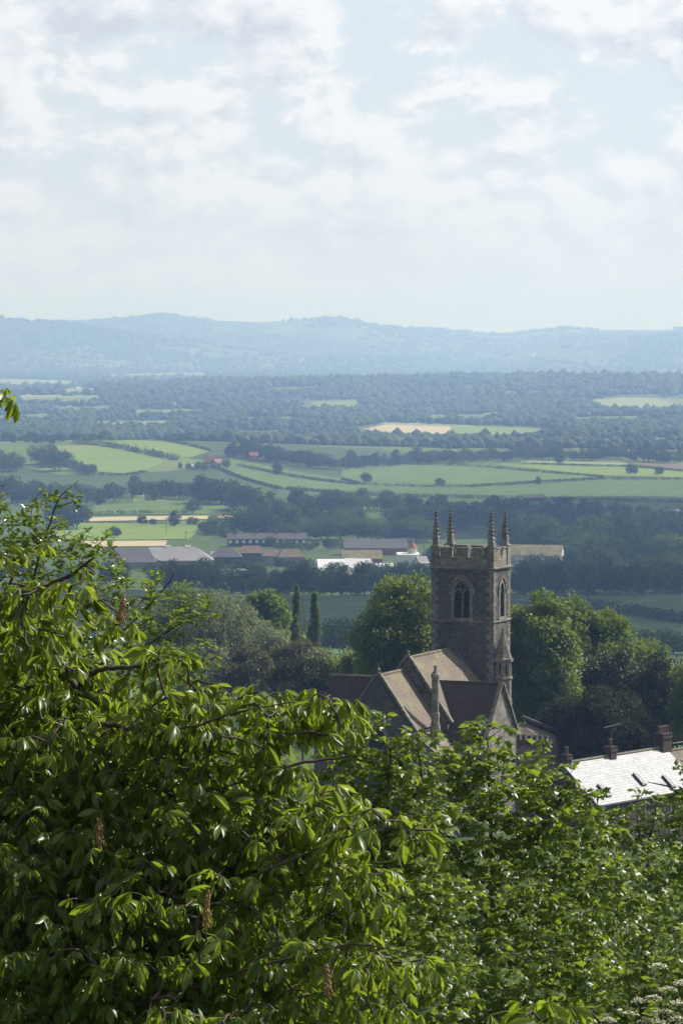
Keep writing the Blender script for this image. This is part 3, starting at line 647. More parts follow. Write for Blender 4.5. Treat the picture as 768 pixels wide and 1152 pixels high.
# ------------------------------------------------------------------ trees around the church, each with trunk and crown
def big_tree(name, label, px, top, D, rx, rz, mat, k=90, cr=1.2, n=260, size=0.28, irr=0.22, ry=None, low=-0.8, up=0.35, droop=0.25, trunk=0.35, cat='tree', shell=0.5):
    """px: column, top: row of the crown's top, rx and rz: half sizes in photograph pixels"""
    s = D/F; zt = P(px, top, D); gz = float(H(zt.x, D)); RX, RZ = rx*s, rz*s; RY = (ry or rx)*s
    C, Rad, tc = crown_clumps(0, 0, zt.z - gz - RZ, RX, RY, RZ, k, cr, irr, low)
    V, Fc, tn = clump_leaves(C, Rad, n, size, tc, up, droop, shell)
    root = empty(name, (zt.x, D, gz)); tag(root, label, cat)
    link('crown', np_mesh('crown', V, Fc, tn), mat, root)
    limbs_mesh((0, 0, -0.3), C, trunk, nlimb=16).build('trunk', M_bark, root, smooth=True)
    return root
L_lime = leaf_mat('lime_leaves', (0.038, 0.07, 0.012), (0.08, 0.125, 0.018), (0.15, 0.195, 0.03), (0.32, 0.42, 0.04), 0.46, 0.5, 0.32)
L_gold = leaf_mat('yellow_green_leaves', (0.055, 0.095, 0.02), (0.09, 0.14, 0.026), (0.14, 0.19, 0.035), (0.28, 0.36, 0.04), 0.4, 0.6, 0.18)
L_grey = leaf_mat('grey_green_leaves', (0.085, 0.11, 0.05), (0.15, 0.18, 0.085), (0.22, 0.245, 0.125), (0.34, 0.38, 0.14), 0.42, 0.5, 0.35)
L_dark = leaf_mat('yew_leaves', (0.018, 0.027, 0.008), (0.032, 0.044, 0.012), (0.055, 0.068, 0.018), (0.07, 0.09, 0.015), 0.2, 0.7, 0.12)
L_ivy = leaf_mat('ivy_leaves', (0.04, 0.06, 0.022), (0.075, 0.10, 0.04), (0.12, 0.145, 0.065), (0.08, 0.13, 0.03), 0.2, 0.55, 0.25)
L_russet = leaf_mat('russet_leaves', (0.05, 0.065, 0.02), (0.08, 0.09, 0.03), (0.12, 0.12, 0.04), (0.2, 0.16, 0.06), 0.3, 0.6, 0.3)
big_tree('lime_tree', 'spreading green lime tree behind the old church roofs, touching the tower', 452, 656, 316, 52, 62, L_lime, 120, 1.05, 270, 0.30)
big_tree('lime_tree', 'tall leafy lime tree close behind the stair turret of the church', 602, 660, 306, 50, 90, L_lime, 170, 1.05, 270, 0.30, droop=0.6)
big_tree('lime_tree', 'deep green leafy tree filling the gap behind the church tower', 545, 690, 330, 55, 70, L_lime, 90, 1.2, 220, 0.32)
big_tree('field_maple_tree', 'yellow green rounded tree beyond the tall lime by the tower', 660, 681, 320, 56, 56, L_gold, 120, 1.0, 230, 0.32)
big_tree('ivy_clad_tree', 'grey green ivy clad tree between the yew and the yellow green tree', 690, 728, 312, 34, 42, L_ivy, 70, 1.0, 260, 0.28)
big_tree('field_maple_tree', 'low yellow green tree on the slope behind the ivy clad tree', 716, 722, 352, 34, 40, L_gold, 60, 1.0, 220, 0.30)
big_tree('yew_tree', 'broad almost black yew behind the chimneys of the bright slate roof', 672, 779, 292, 64, 46, L_dark, 150, 0.95, 330, 0.24, up=0.6, irr=0.12)
big_tree('holly_tree', 'tall dark evergreen beside the yew above the big chimney', 742, 742, 310, 44, 60, L_dark, 110, 1.0, 280, 0.26, irr=0.3)
big_tree('sycamore_tree', 'bright lime green tree standing behind the big four pot chimney', 778, 744, 293, 26, 50, L_gold, 70, 0.62, 170, 0.24, trunk=0.2, irr=0.35)
big_tree('ash_tree', 'yellow green ash behind the willow at the meadow edge', 208, 651, 452, 48, 62, L_gold, 90, 1.4, 220, 0.40)
big_tree('alder_tree', 'tall dark green tree between the willow and the thin poplars', 297, 653, 440, 23, 56, L_lime, 90, 1.0, 230, 0.36)
def poplar(label, px, top, D, rx, hpx):
    s = D/F; zt = P(px, top, D); gz = float(H(zt.x, D)); h = zt.z - gz; RX = rx*s; n = 95
    f = rng.random(n)**0.85; prof = RX*np.clip(1.25*(1-f)**0.62, 0.06, 1)*np.clip(0.35 + 2.2*f, 0, 1); a = rng.random(n)*6.283; rr = prof*(0.25 + 0.75*rng.random(n))
    C = np.stack([rr*np.cos(a) + 0.15*RX*np.sin(f*9), rr*np.sin(a), h - hpx*s*(1-f)*1.05 - 0.2], 1); C[:, 2] = np.minimum(C[:, 2], h-0.35)
    q = RX*(0.22 + 0.26*rng.random(n))*np.clip(1.25-f, 0.4, 1); Rad = np.stack([q, q, q*2.1], 1)
    V, Fc, tn = clump_leaves(C, Rad, 62, 0.30, np.clip(0.55 + 0.22*rng.normal(size=n), 0, 1), 0.1, -0.6)
    root = tag(empty('lombardy_poplar', (zt.x, D, gz)), label, 'tree'); link('crown', np_mesh('crown', V, Fc, tn), L_gold, root); limbs_mesh((0, 0, -0.3), C, 0.2, nlimb=24).build('trunk', M_bark, root, smooth=True)
poplar('thinner, paler lombardy poplar next to the alder', 333, 658, 455, 7.0, 94)
poplar('shorter, bushier lombardy poplar nearest the church roofs', 353, 667, 448, 9.5, 96)
for px, top, D, rx, rz, mt, lb, nm in ((303, 706, 405, 28, 30, L_grey, 'grey green sallow bush under the tall alder', 'sallow_bush'), (330, 718, 395, 24, 26, L_russet, 'olive leaved bush below the thin poplars', 'hawthorn_bush'), (362, 734, 385, 26, 24, L_grey, 'pale grey green bush beside the dark church roof', 'sallow_bush'),
        (385, 738, 378, 22, 22, L_lime, 'small green bush above the dark church roof', 'hazel_bush'), (280, 732, 380, 34, 28, L_russet, 'olive green bush at the foot of the willow', 'hawthorn_bush'), (232, 722, 390, 40, 36, L_grey, 'grey green bush under the hanging willow', 'sallow_bush'), (415, 722, 352, 28, 30, L_lime, 'rounded green bush under the spreading lime', 'hazel_bush'), (340, 744, 350, 40, 26, L_dark, 'dark evergreen bush beside the end of the church roof', 'laurel_bush')):
    big_tree(nm, lb, px, top, D, rx, rz, mt, 54, 0.8, 190, 0.28, trunk=0.14, cat='bush')
# undergrowth over the bank below us
n = 12000; y = 16*np.exp(rng.random(n)*math.log(640/16)); x = (rng.random(n)-0.5)*(0.27*y + 12); r = (0.22 + 0.0045*y)*(0.6 + 0.9*rng.random(n))
ok = ~((y > 254) & (x/y*F + 384 > 335)); x, y, r = x[ok], y[ok], r[ok]
C = np.stack([x, y, H(x, y) + r*0.45], 1); V, Fc, tn = clump_leaves(C, np.stack([r*1.2, r*1.2, r*0.8], 1), 26, 0.0, np.clip(0.4 + 0.25*rng.normal(size=len(x)), 0, 1), 0.6)
pp, ff, tt_ = [], [], []
d = rand_dir(len(x)*24); idx = np.repeat(np.arange(len(x)), 24); p_ = C[idx] + d*(0.5 + 0.5*rng.random(len(idx)))[:, None]*np.stack([r*1.2, r*1.2, r*0.8], 1)[idx]
V, Fc, tn = place(RH_V, RH_F, frames(d + 0.5*rng.normal(size=d.shape), d*0.5 + np.array([0, 0, 0.8])), p_, r[idx]*0.55, np.clip(0.4 + 0.2*rng.normal(size=len(idx)), 0, 1))
tag(link('undergrowth', np_mesh('undergrowth', V, Fc, tn), L_lime), 'rough green undergrowth of brambles and nettles over the bank', 'undergrowth', kind='stuff')
# weeping willow: hanging strands
def willow(px, top, D, rx, rz, label):
    s = D/F; zt = P(px, top, D); gz = float(H(zt.x, D)); RX, RZ = rx*s, rz*s; hz_ = zt.z - gz
    parts = []
    n = 520; a = rng.random(n)*6.283; rr = RX*np.sqrt(rng.random(n)); x0 = rr*np.cos(a); y0 = rr*np.sin(a)
    z0 = hz_ - RZ*0.55*(rr/RX)**2 - rng.random(n)*RZ*0.5 + 0.3*rng.normal(size=n)
    L = RZ*(0.45 + 0.7*rng.random(n)); tc = np.clip(0.5 + 0.22*rng.normal(size=n), 0, 1)
    m = 46; t_ = np.linspace(0, 1, m); zz = z0[:, None] - L[:, None]*t_; spread = 1 + 0.10*t_[None]
    Pq = np.stack([x0[:, None]*spread + 0.14*rng.normal(size=(n, m)), y0[:, None]*spread + 0.14*rng.normal(size=(n, m)), zz], -1).reshape(-1, 3)
    X = unit(np.array([0, 0, -1.0]) + 0.55*rng.normal(size=Pq.shape)); N = rand_dir(len(Pq))
    v, f, tn = place(RH_V*np.array([1, 0.6, 1]), RH_F, frames(X, N), Pq, 0.42*(0.7+0.6*rng.random(len(Pq))), np.repeat(tc, m))
    root = tag(empty('weeping_willow', (zt.x, D, gz)), label, 'tree'); link('crown', np_mesh('crown', v, f, tn), L_grey, root)
    C = np.stack([x0, y0, z0], 1); limbs_mesh((0, 0, -0.3), C, 0.45, nlimb=30).build('trunk', M_bark, root, smooth=True)
willow(252, 657, 425, 50, 78, 'big pale grey green weeping willow at the meadow edge')
# ------------------------------------------------------------------ masonry helpers
def wall_face(mb, out2, holes, to3, depth, nrm):
    """a wall face with openings: adds the pierced face and the reveals (depth back along -nrm) to mb"""
    bm = bmesh.new(); loops = [out2] + holes; E = []
    for lp in loops:
        vs = [bm.verts.new((p[0], p[1], 0)) for p in lp]
        for i in range(len(vs)): E.append(bm.edges.new((vs[i], vs[(i+1) % len(vs)])))
    bmesh.ops.triangle_fill(bm, use_beauty=True, use_dissolve=False, edges=E, normal=(0, 0, 1))
    bm.verts.ensure_lookup_table(); bm.verts.index_update()
    mb.add([to3(v.co.x, v.co.y) for v in bm.verts], [tuple(v.index for v in f.verts) for f in bm.faces]); bm.free()
    for h in holes:
        n = len(h); a = [Vector(to3(*p)) for p in h]; b = [p - Vector(nrm)*depth for p in a]
        mb.add(a + b, [(i, (i+1) % n, n+(i+1) % n, n+i) for i in range(n)])
def arch(cx, z0, w, zs, za, n=7):
    """pointed arch outline: sill z0, half width w, springing zs, apex za (anticlockwise)"""
    r = ((za-zs)**2 + w*w)/(2*w)        # radius of each arc, centred on the springing line
    pts = [(cx-w, z0), (cx+w, z0)]
    a1 = math.atan2(za-zs, r-w) 
    for i in range(n+1):
        a = a1*i/n; pts.append((cx + w - r + r*math.cos(a), zs + r*math.sin(a)))
    for i in range(n-1, -1, -1):
        a = a1*i/n; pts.append((cx - w + r - r*math.cos(a), zs + r*math.sin(a)))
    return pts
def strip(mb, line, w, to3, nrm, proud, back=0.0, closed=False):
    """a moulding of width w following a 2D line on a wall, standing proud"""
    L = np.array(line, float); T = np.gradient(L, axis=0); T /= np.linalg.norm(T, axis=1, keepdims=True)+1e-9; Nn = np.stack([T[:, 1], -T[:, 0]], 1)*w/2
    A, B = L+Nn, L-Nn; nv = Vector(nrm)
    vs = []
    for a, b in zip(A, B):
        pa, pb = Vector(to3(*a)), Vector(to3(*b)); vs += [pa - nv*back, pa + nv*proud, pb + nv*proud, pb - nv*back]
    n = len(L); fs = []
    for i in range(n-1):
        for j in range(4): k = (j+1) % 4; fs.append((i*4+j, i*4+k, (i+1)*4+k, (i+1)*4+j))
    fs += [(0, 1, 2, 3), tuple((n-1)*4+j for j in (3, 2, 1, 0))]
    mb.add(vs, fs)
M_stone = stone_mat('dark_rubble_stone', (0.045, 0.041, 0.038), (0.092, 0.084, 0.076), (0.175, 0.16, 0.138), 4.2)
M_ash = stone_mat('pale_dressed_stone', (0.115, 0.103, 0.087), (0.20, 0.182, 0.152), (0.33, 0.30, 0.245), 2.6)
M_tile = tile_mat('old_clay_tiles', (0.04, 0.022, 0.018), (0.08, 0.05, 0.04), (0.075, 0.065, 0.04), 0.22, mossamt=0.60)
M_tile2 = tile_mat('lichened_clay_tiles', (0.10, 0.076, 0.06), (0.22, 0.172, 0.132), (0.20, 0.185, 0.10), 0.26, mossamt=0.55)
M_louvre = flat_mat('dark_louvre', (0.03, 0.03, 0.032), 0.8)
M_lead = flat_mat('lead', (0.16, 0.165, 0.17), 0.5)
M_dark = flat_mat('dark_interior', (0.012, 0.012, 0.012), 0.9)
# ------------------------------------------------------------------ the church. Local x runs along the tower's front to the side that is lit, y away from us
TH = R(23); cp = P(555, 640, 290.0); GZ = 60.4
church = empty('church', (cp.x, 290.0, GZ), -TH)
tag(church, 'old grey stone parish church with a square battlemented tower and four pinnacles', 'church')
def Z(py, D=290.): return 100 - (py-YH)/F*D*1.0 - GZ
TW, TD = 5.44, 3.85
zB, zS1, zS2, zP, zM = -1.0, Z(701), Z(640.5), Z(629), Z(617)
tower = MB()
wz0, wz1, wza = Z(697), Z(668), Z(653.5)
fr = lambda u, z: (u, 0.0, z)
rt = lambda u, z: (0.0, u, z)
bk = lambda u, z: (u, TD, z)
lf = lambda u, z: (-TW, u, z)
wc = -TW/2 - 0.05; wc2 = TD/2
A1 = arch(wc, wz0, 0.80, wz1, wza); A2 = arch(wc2, wz0+0.05, 0.62, wz1, wza-0.1)
wall_face(tower, [(-TW, zB), (0, zB), (0, zS2), (-TW, zS2)], [A1], fr, 0.5, (0, -1, 0))
wall_face(tower, [(0, zB), (TD, zB), (TD, zS2), (0, zS2)], [A2], rt, 0.45, (1, 0, 0))
wall_face(tower, [(-TW, zB), (0, zB), (0, zS2), (-TW, zS2)], [A1], bk, 0.5, (0, 1, 0))
wall_face(tower, [(0, zB), (TD, zB), (TD, zS2), (0, zS2)], [A2], lf, 0.45, (-1, 0, 0))
tower.add([(-TW, 0, zS2-0.02), (0, 0, zS2-0.02), (0, TD, zS2-0.02), (-TW, TD, zS2-0.02)], [(0, 1, 2, 3)])
T0 = tower.build('tower', M_stone, church, fix=False)
def belfry(to3, nrm, c, hw, z0, zs, za, two=True):
    f = MB(); A = arch(c, z0, hw, zs, za, 8)
    strip(f, A[1:] + [A[0]], 0.26, to3, nrm, 0.05, 0.06)                        # dressed surround
    hood = arch(c, zs-0.15, hw+0.24, zs, za+0.32, 8); strip(f, hood[1:] + [hood[0]], 0.14, to3, nrm, 0.13, 0.0)
    strip(f, [(c-hw-0.3, z0-0.1), (c, z0-0.1), (c+hw+0.3, z0-0.1)], 0.22, to3, nrm, 0.12, 0.05)
    root = f.build('belfry_window', M_ash, T0)
    nv = Vector(nrm)
    tr = MB(); in3 = lambda u, z: tuple(Vector(to3(u, z)) - nv*0.2)
    strip(tr, [(c, z0), (c, (z0+zs)/2), (c, zs-0.1)], 0.13, in3, nrm, 0.06, 0.06)
    for sx in (-1, 1):
        a = arch(c+sx*hw/2, zs-0.6, hw/2-0.03, zs-0.35, zs+0.30, 6); strip(tr, a[1:] + [a[0]], 0.10, in3, nrm, 0.06, 0.06)
    cz = zs + (za-zs)*0.46; q = [(c+0.27*hw*1.2*math.cos(a), cz+0.27*hw*1.2*math.sin(a)) for a in np.linspace(0, 2*PI, 13)]; strip(tr, q, 0.09, in3, nrm, 0.06, 0.06)
    tr.build('tracery', M_ash, root)
    lo = MB(); 
    zz = z0 + 0.1; l3 = lambda u, z: Vector(to3(u, z)) - nv*0.44
    while zz < zs + 0.5:
        w_ = hw-0.02 if zz < zs else hw*0.66
        p = [l3(c-w_, zz), l3(c+w_, zz)]; q = [v + nv*0.16 + Vector((0, 0, -0.13)) for v in p]
        lo.prism([p[0], p[1], q[1], q[0]], (0, 0, 0.035)); zz += 0.24
    a = arch(c, z0-0.02, hw+0.1, zs, za+0.1); lo.add([tuple(Vector(to3(*p)) - nv*0.49) for p in a], [tuple(range(len(a)))])
    lo.build('louvre', M_louvre, root, fix=False)
belfry(fr, (0, -1, 0), wc, 0.80, wz0, wz1, wza); belfry(rt, (1, 0, 0), wc2, 0.62, wz0+0.05, wz1, wza-0.1)
belfry(bk, (0, 1, 0), wc, 0.80, wz0, wz1, wza); belfry(lf, (-1, 0, 0), wc2, 0.62, wz0+0.05, wz1, wza-0.1)
# quoins: dressed corner stones, long and short
for cx_, cy_, sx, sy in ((0, 0, -1, 1), (-TW, 0, 1, 1), (0, TD, -1, -1), (-TW, TD, 1, -1)):
    q = MB(); zz = zB + 0.3; i = 0
    while zz < zS2 - 0.3:
        a, b = (0.62, 0.36) if i % 2 else (0.36, 0.62)
        x0, x1 = sorted((cx_ - sx*0.025, cx_ + sx*a)); y0, y1 = sorted((cy_ - sy*0.025, cy_ + sy*b)); q.box(x0, x1, y0, y1, zz, zz+0.36)
        zz += 0.39; i += 1
    q.build('quoin', M_ash, T0)
for z, o_, h in ((zS1, 0.13, 0.22), (zS2, 0.20, 0.30)):
    m = MB(); zb = z - h/2
    prof = [(0.0, zb), (o_, zb+h*0.45), (o_, zb+h*0.7), (0.0, z+h/2)]
    ring = [[(-TW-o, -o, zz), (o, -o, zz), (o, TD+o, zz), (-TW-o, TD+o, zz)] for o, zz in [(p[0]+0.001, p[1]) for p in prof]]
    vs = [v for r_ in ring for v in r_]; m.add(vs, [(j*4+i, j*4+(i+1) % 4, (j+1)*4+(i+1) % 4, (j+1)*4+i) for j in range(3) for i in range(4)])
    m.build('string_course', M_ash, T0)
# battlements
pa = MB(); pz0 = zS2 + 0.15; th = 0.34
def run(along, L, fix, n):
    cw = 0.43; mw = (L - (n+1)*cw)/n
    def bx(a0, a1, z0, z1, e=0.0):
        f0, f1 = (fix-e, fix+th+e) if fix >= 0 or True else (0, 0)
        if along == 'x': pa.box(a0, a1, f0, f1, z0, z1)
        else: pa.box(f0, f1, a0, a1, z0, z1)
    a0 = -TW+0.35 if along == 'x' else 0.35
    bx(a0, a0+L, pz0, zP)
    for i in range(n):
        s = a0 + cw + i*(mw+cw); bx(s, s+mw, zP, zM-0.12); bx(s-0.05, s+mw+0.05, zM-0.12, zM, 0.06)
    for i in range(n+1):
        s = a0 + i*(mw+cw); bx(s+0.05, s+cw-0.05, zP, zP+0.10, 0.06)
run('x', TW-0.7, 0.02, 3); run('x', TW-0.7, TD-0.02-th, 3); run('y', TD-0.7, -0.02-th, 2); run('y', TD-0.7, -TW+0.02, 2)
pa.build('parapet', M_ash, T0)
for cx_, cy_ in ((-0.3, 0.3), (-TW+0.3, 0.3), (-0.3, TD-0.3), (-TW+0.3, TD-0.3)):
    m = MB(); c = (cx_, cy_, 0); s2 = math.sqrt(2)
    m.lathe(c, [(0.34*s2, pz0), (0.34*s2, zM-0.05), (0.38*s2, zM), (0.38*s2, zM+0.10), (0.24*s2, zM+0.18), (0.22*s2, zM+0.70), (0.27*s2, zM+0.78), (0.18*s2, zM+0.88), (0.05, Z(579))], 4, PI/4)
    top = Z(579) 
    for kx in range(6):
        f = (kx+0.6)/6.2; z = zM+0.88 + f*(top-zM-0.88); r_ = 0.18*(1-f)+0.035
        for a in range(4):
            an = PI/4 + a*PI/2; px_, py_ = cx_+(r_*s2*0.95+0.03)*math.cos(an), cy_+(r_*s2*0.95+0.03)*math.sin(an)
            m.lathe((px_, py_, z), [(0.02, -0.09), (0.065, -0.02), (0.08, 0.05), (0.03, 0.11)], 5)
    m.lathe((cx_, cy_, top), [(0.05, -0.05), (0.13, 0.04), (0.15, 0.11), (0.05, 0.19), (0.04, 0.26), (0.08, 0.33), (0.04, 0.4), (0.01, 0.5)], 6)
    m.build('pinnacle', M_ash, T0)
MB().tube([(-TW/2, TD/2, zS2), (-TW/2, TD/2, zS2+0.3)], 0.03).build('roof_hatch', M_lead, T0)
# stair turret at the lit corner
m = MB(); tc = (0.62, 0.55, 0); r0 = 0.72
m.lathe(tc, [(r0+0.04, zB), (r0+0.04, Z(790)), (r0, Z(786)), (r0, Z(766)), (r0+0.10, Z(765)), (r0+0.10, Z(763)), (r0, Z(762)), (r0, Z(746)), (r0+0.16, Z(745)), (r0+0.16, Z(742.5)), (r0+0.02, Z(741)), (0.04, Z(709))], 8, PI/8)
stt = m.build('stair_turret', M_ash, T0)
m = MB()
for a in (-PI/2, -PI/4, 0, PI/4):
    m.box(-0.06, 0.06, -0.02, 0.02, -0.45, 0.45, a + PI/2, (tc[0]+math.cos(a)*r0*0.935, tc[1]+math.sin(a)*r0*0.935, Z(753.5)))
m.build('slit_window', M_dark, stt)
m = MB(); m.lathe((tc[0], tc[1], Z(709)), [(0.05, -0.1), (0.12, 0.0), (0.1, 0.1), (0.02, 0.25)], 6); m.build('finial', M_ash, stt)
def slab(mb, pts, th=0.14):
    """a roof plane with thickness: pts in order, thickened downwards"""
    n = (Vector(pts[1])-Vector(pts[0])).cross(Vector(pts[2])-Vector(pts[0])).normalized()
    if n.z < 0: n = -n
    mb.prism(pts, tuple(-n*th))
def coping(mb, a, b, w, h=0.16, lift=0.10, up=(0, 0, 1)):
    a, b = Vector(a), Vector(b); d = (b-a).normalized(); side = Vector(w); u = side.cross(d).normalized()
    if u.z < 0: u = -u
    p = a + u*lift; q_ = b + u*lift
    mb.add([p-side/2, p+side/2, p+side/2+u*h, p-side/2+u*h, q_-side/2, q_+side/2, q_+side/2+u*h, q_-side/2+u*h], [(0, 1, 2, 3), (4, 5, 6, 7), (0, 1, 5, 4), (1, 2, 6, 5), (2, 3, 7, 6), (3, 0, 4, 7)])
# nave: ridge runs away from us to the tower, ending in a small hip
nX, nY0, nZ, nW = -3.05, -11.2, 100-(741-385)/F*280.8 - GZ, 3.55; sl_ = 1.40; nE = nZ - sl_*nW
m = MB(); g = [(nX-nW+0.15, nY0, zB), (nX+nW-0.15, nY0, zB), (nX+nW-0.15, nY0, nE-0.05), (nX, nY0, nZ-0.18), (nX-nW+0.15, nY0, nE-0.05)]
m.prism(g, (0, 11.15, 0)); nave = m.build('nave', M_stone, church)
m = MB(); hx, hy = 1.85, -0.06; ry = -2.3; zh = nZ - sl_*hx
slab(m, [(nX, nY0+0.2, nZ), (nX, ry, nZ), (nX+hx, hy, zh), (nX+nW, hy, nE), (nX+nW, nY0+0.2, nE)]); slab(m, [(nX, nY0+0.2, nZ), (nX, ry, nZ), (nX-hx, hy, zh), (nX-nW, hy, nE), (nX-nW, nY0+0.2, nE)])
m.add([(nX, ry, nZ), (nX+hx, hy, zh), (nX-hx, hy, zh)], [(0, 1, 2)]); m.build('roof', M_tile2, nave)
m = MB(); coping(m, (nX, nY0+0.1, nZ), (nX+nW+0.1, nY0+0.1, nE-0.14), (0, 0.34, 0)); coping(m, (nX, nY0+0.1, nZ), (nX-nW-0.1, nY0+0.1, nE-0.14), (0, 0.34, 0))
m.lathe((nX, nY0+0.1, nZ+0.05), [(0.16, 0), (0.2, 0.2), (0.1, 0.3), (0.14, 0.42), (0.02, 0.6)], 6); m.build('gable_coping', M_ash, nave)
m = MB(); m.tube([(nX, nY0+0.3, nZ+0.02), (nX, ry, nZ+0.02)], 0.11, 6); m.build('ridge_tile', M_tile2, nave)
# chancel: lower, in front of the nave gable
cX, cY0, cY1, cZ, cW = -3.35, -16.6, nY0-0.02, 100-(761-385)/F*276 - GZ, 3.0; cE = cZ - sl_*cW
m = MB(); wf = MB()
A = arch(cX, cE-4.2, 0.95, cE-1.4, cE+0.3, 7)
ff = lambda u, z: (u, cY0, z)
wall_face(m, [(cX-cW+0.12, zB), (cX+cW-0.12, zB), (cX+cW-0.12, cE-0.05), (cX, cZ-0.18), (cX-cW+0.12, cE-0.05)], [A], ff, 0.35, (0, -1, 0))
for sx in (-1, 1):
    x_ = cX + sx*(cW-0.12); m.add([(x_, cY0, zB), (x_, cY1, zB), (x_, cY1, cE-0.05), (x_, cY0, cE-0.05)], [(0, 1, 2, 3)])
chan = m.build('chancel', M_stone, church, fix=False)
strip(wf, A[1:] + [A[0]], 0.3, ff, (0, -1, 0), 0.05, 0.05)
win = wf.build('east_window', M_ash, chan)
m = MB(); m.add([(p[0], cY0+0.34, p[1]) for p in arch(cX, cE-4.25, 1.0, cE-1.4, cE+0.35, 7)], [tuple(range(17))]); m.build('glazing', M_dark, win, fix=False)
m = MB(); slab(m, [(cX, cY0+0.2, cZ), (cX, cY1, cZ), (cX+cW, cY1, cE), (cX+cW, cY0+0.2, cE)]); slab(m, [(cX, cY0+0.2, cZ), (cX, cY1, cZ), (cX-cW, cY1, cE), (cX-cW, cY0+0.2, cE)]); m.build('roof', M_tile2, chan)
m = MB(); m.tube([(cX, cY0+0.3, cZ+0.02), (cX, cY1, cZ+0.02)], 0.11, 6); m.build('ridge_tile', M_tile2, chan)
m = MB(); coping(m, (cX, cY0+0.1, cZ), (cX+cW+0.1, cY0+0.1, cE-0.14), (0, 0.34, 0)); coping(m, (cX, cY0+0.1, cZ), (cX-cW-0.1, cY0+0.1, cE-0.14), (0, 0.34, 0))
m.lathe((cX, cY0+0.1, cZ+0.05), [(0.16, 0), (0.22, 0.15), (0.12, 0.25), (0.18, 0.4), (0.1, 0.5), (0.02, 0.62)], 6); m.build('gable_coping', M_ash, chan)
# lean-to aisle under the chancel eave, lit side
m = MB(); m.prism([(cX+cW-0.1, cY0+0.8, zB), (1.9, cY0+0.8, zB), (1.9, cY0+0.8, cE-2.6), (cX+cW-0.1, cY0+0.8, cE-0.6)], (0, 4.3, 0)); ai = m.build('vestry', M_ash, church)
m = MB(); slab(m, [(cX+cW-0.1, cY0+0.6, cE-0.42), (2.35, cY0+0.6, cE-2.55), (2.35, cY1-0.55, cE-2.55), (cX+cW-0.1, cY1-0.55, cE-0.42)], 0.12); m.build('roof', M_tile2, ai)
# tall stone chimney shaft
ch = MB(); cc = (0.25, -13.6, 0); zt_ = 100-(757-385)/F*277 - GZ
ch.lathe(cc, [(0.42, zB), (0.42, zt_-4.4), (0.31, zt_-3.9), (0.35, zt_-3.4), (0.35, zt_-3.28), (0.285, zt_-3.2), (0.28, zt_-0.55), (0.35, zt_-0.45), (0.36, zt_-0.25), (0.26, zt_-0.12), (0.2, zt_)], 8, PI/8)
cho = ch.build('chimney_stack', M_ash, church)
MB().lathe((cc[0], cc[1], zt_-0.02), [(0.14, 0), (0.11, 0.35), (0.15, 0.4), (0.13, 0.5)], 8).build('chimney_pot', M_ash, cho)
# chapel: ridge along the tower front, gable to the lit side
hY, hZ, hW = -8.0, 100-(768.5-385)/F*282.6 - GZ, 3.6; hx0, hx1 = -2.6, 3.75; sl2 = 1.22; hE = hZ - sl2*hW; bW = 3.6
m = MB(); m.prism([(hx1-0.15, hY-hW+0.12, zB), (hx1-0.15, hY+bW, zB), (hx1-0.15, hY+bW, hZ-sl2*bW-0.1), (hx1-0.15, hY, hZ-0.2), (hx1-0.15, hY-hW+0.12, hE-0.1)], (-(hx1-hx0)+1.0, 0, 0)); chap = m.build('chapel', M_ash, church)
m = MB(); slab(m, [(hx0, hY, hZ), (hx1-0.2, hY, hZ), (hx1-0.2, hY-hW, hE), (hx0+2.6, hY-hW, hE)]); slab(m, [(hx0, hY, hZ), (hx1-0.2, hY, hZ), (hx1-0.2, hY+bW, hZ-sl2*bW), (hx0, hY+bW, hZ-sl2*bW)]); m.build('roof', M_tile, chap)
m = MB(); m.tube([(hx0, hY, hZ+0.02), (hx1-0.2, hY, hZ+0.02)], 0.11, 6); m.build('ridge_tile', M_tile, chap)
m = MB(); coping(m, (hx1-0.05, hY, hZ), (hx1-0.05, hY-hW-0.1, hE-0.12), (0.34, 0, 0)); coping(m, (hx1-0.05, hY, hZ), (hx1-0.05, hY+bW, hZ-sl2*bW), (0.34, 0, 0)); m.build('gable_coping', M_ash, chap)
# low porch with a coped gable and a notched parapet, beyond the chapel gable
pz = 100-(812-385)/F*290 - GZ; pE = 100-(842-385)/F*288 - GZ
m = MB(); m.prism([(1.7, -0.6, zB), (5.0, -0.6, zB), (5.0, -0.6, pE+0.5), (1.7, -0.6, pE+0.5)], (0, 4.8, 0)); por = m.build('porch', M_ash, church)
m = MB(); slab(m, [(1.7, 1.9, pz-0.2), (4.9, 1.9, pz-1.25), (4.9, -0.45, pE+0.2), (1.7, -0.45, pE+0.3)], 0.1); m.build('roof', M_tile2, por)
m = MB(); coping(m, (1.7, 2.1, pz), (5.1, 2.1, pz-1.15), (0, 0.3, 0), 0.2)
for i in range(7): m.box(1.8+i*0.48, 2.08+i*0.48, -0.72, -0.45, pE+0.4, pE+0.95)
m.box(1.7, 5.1, -0.7, -0.47, pE+0.1, pE+0.55); m.build('parapet', M_stone, por)
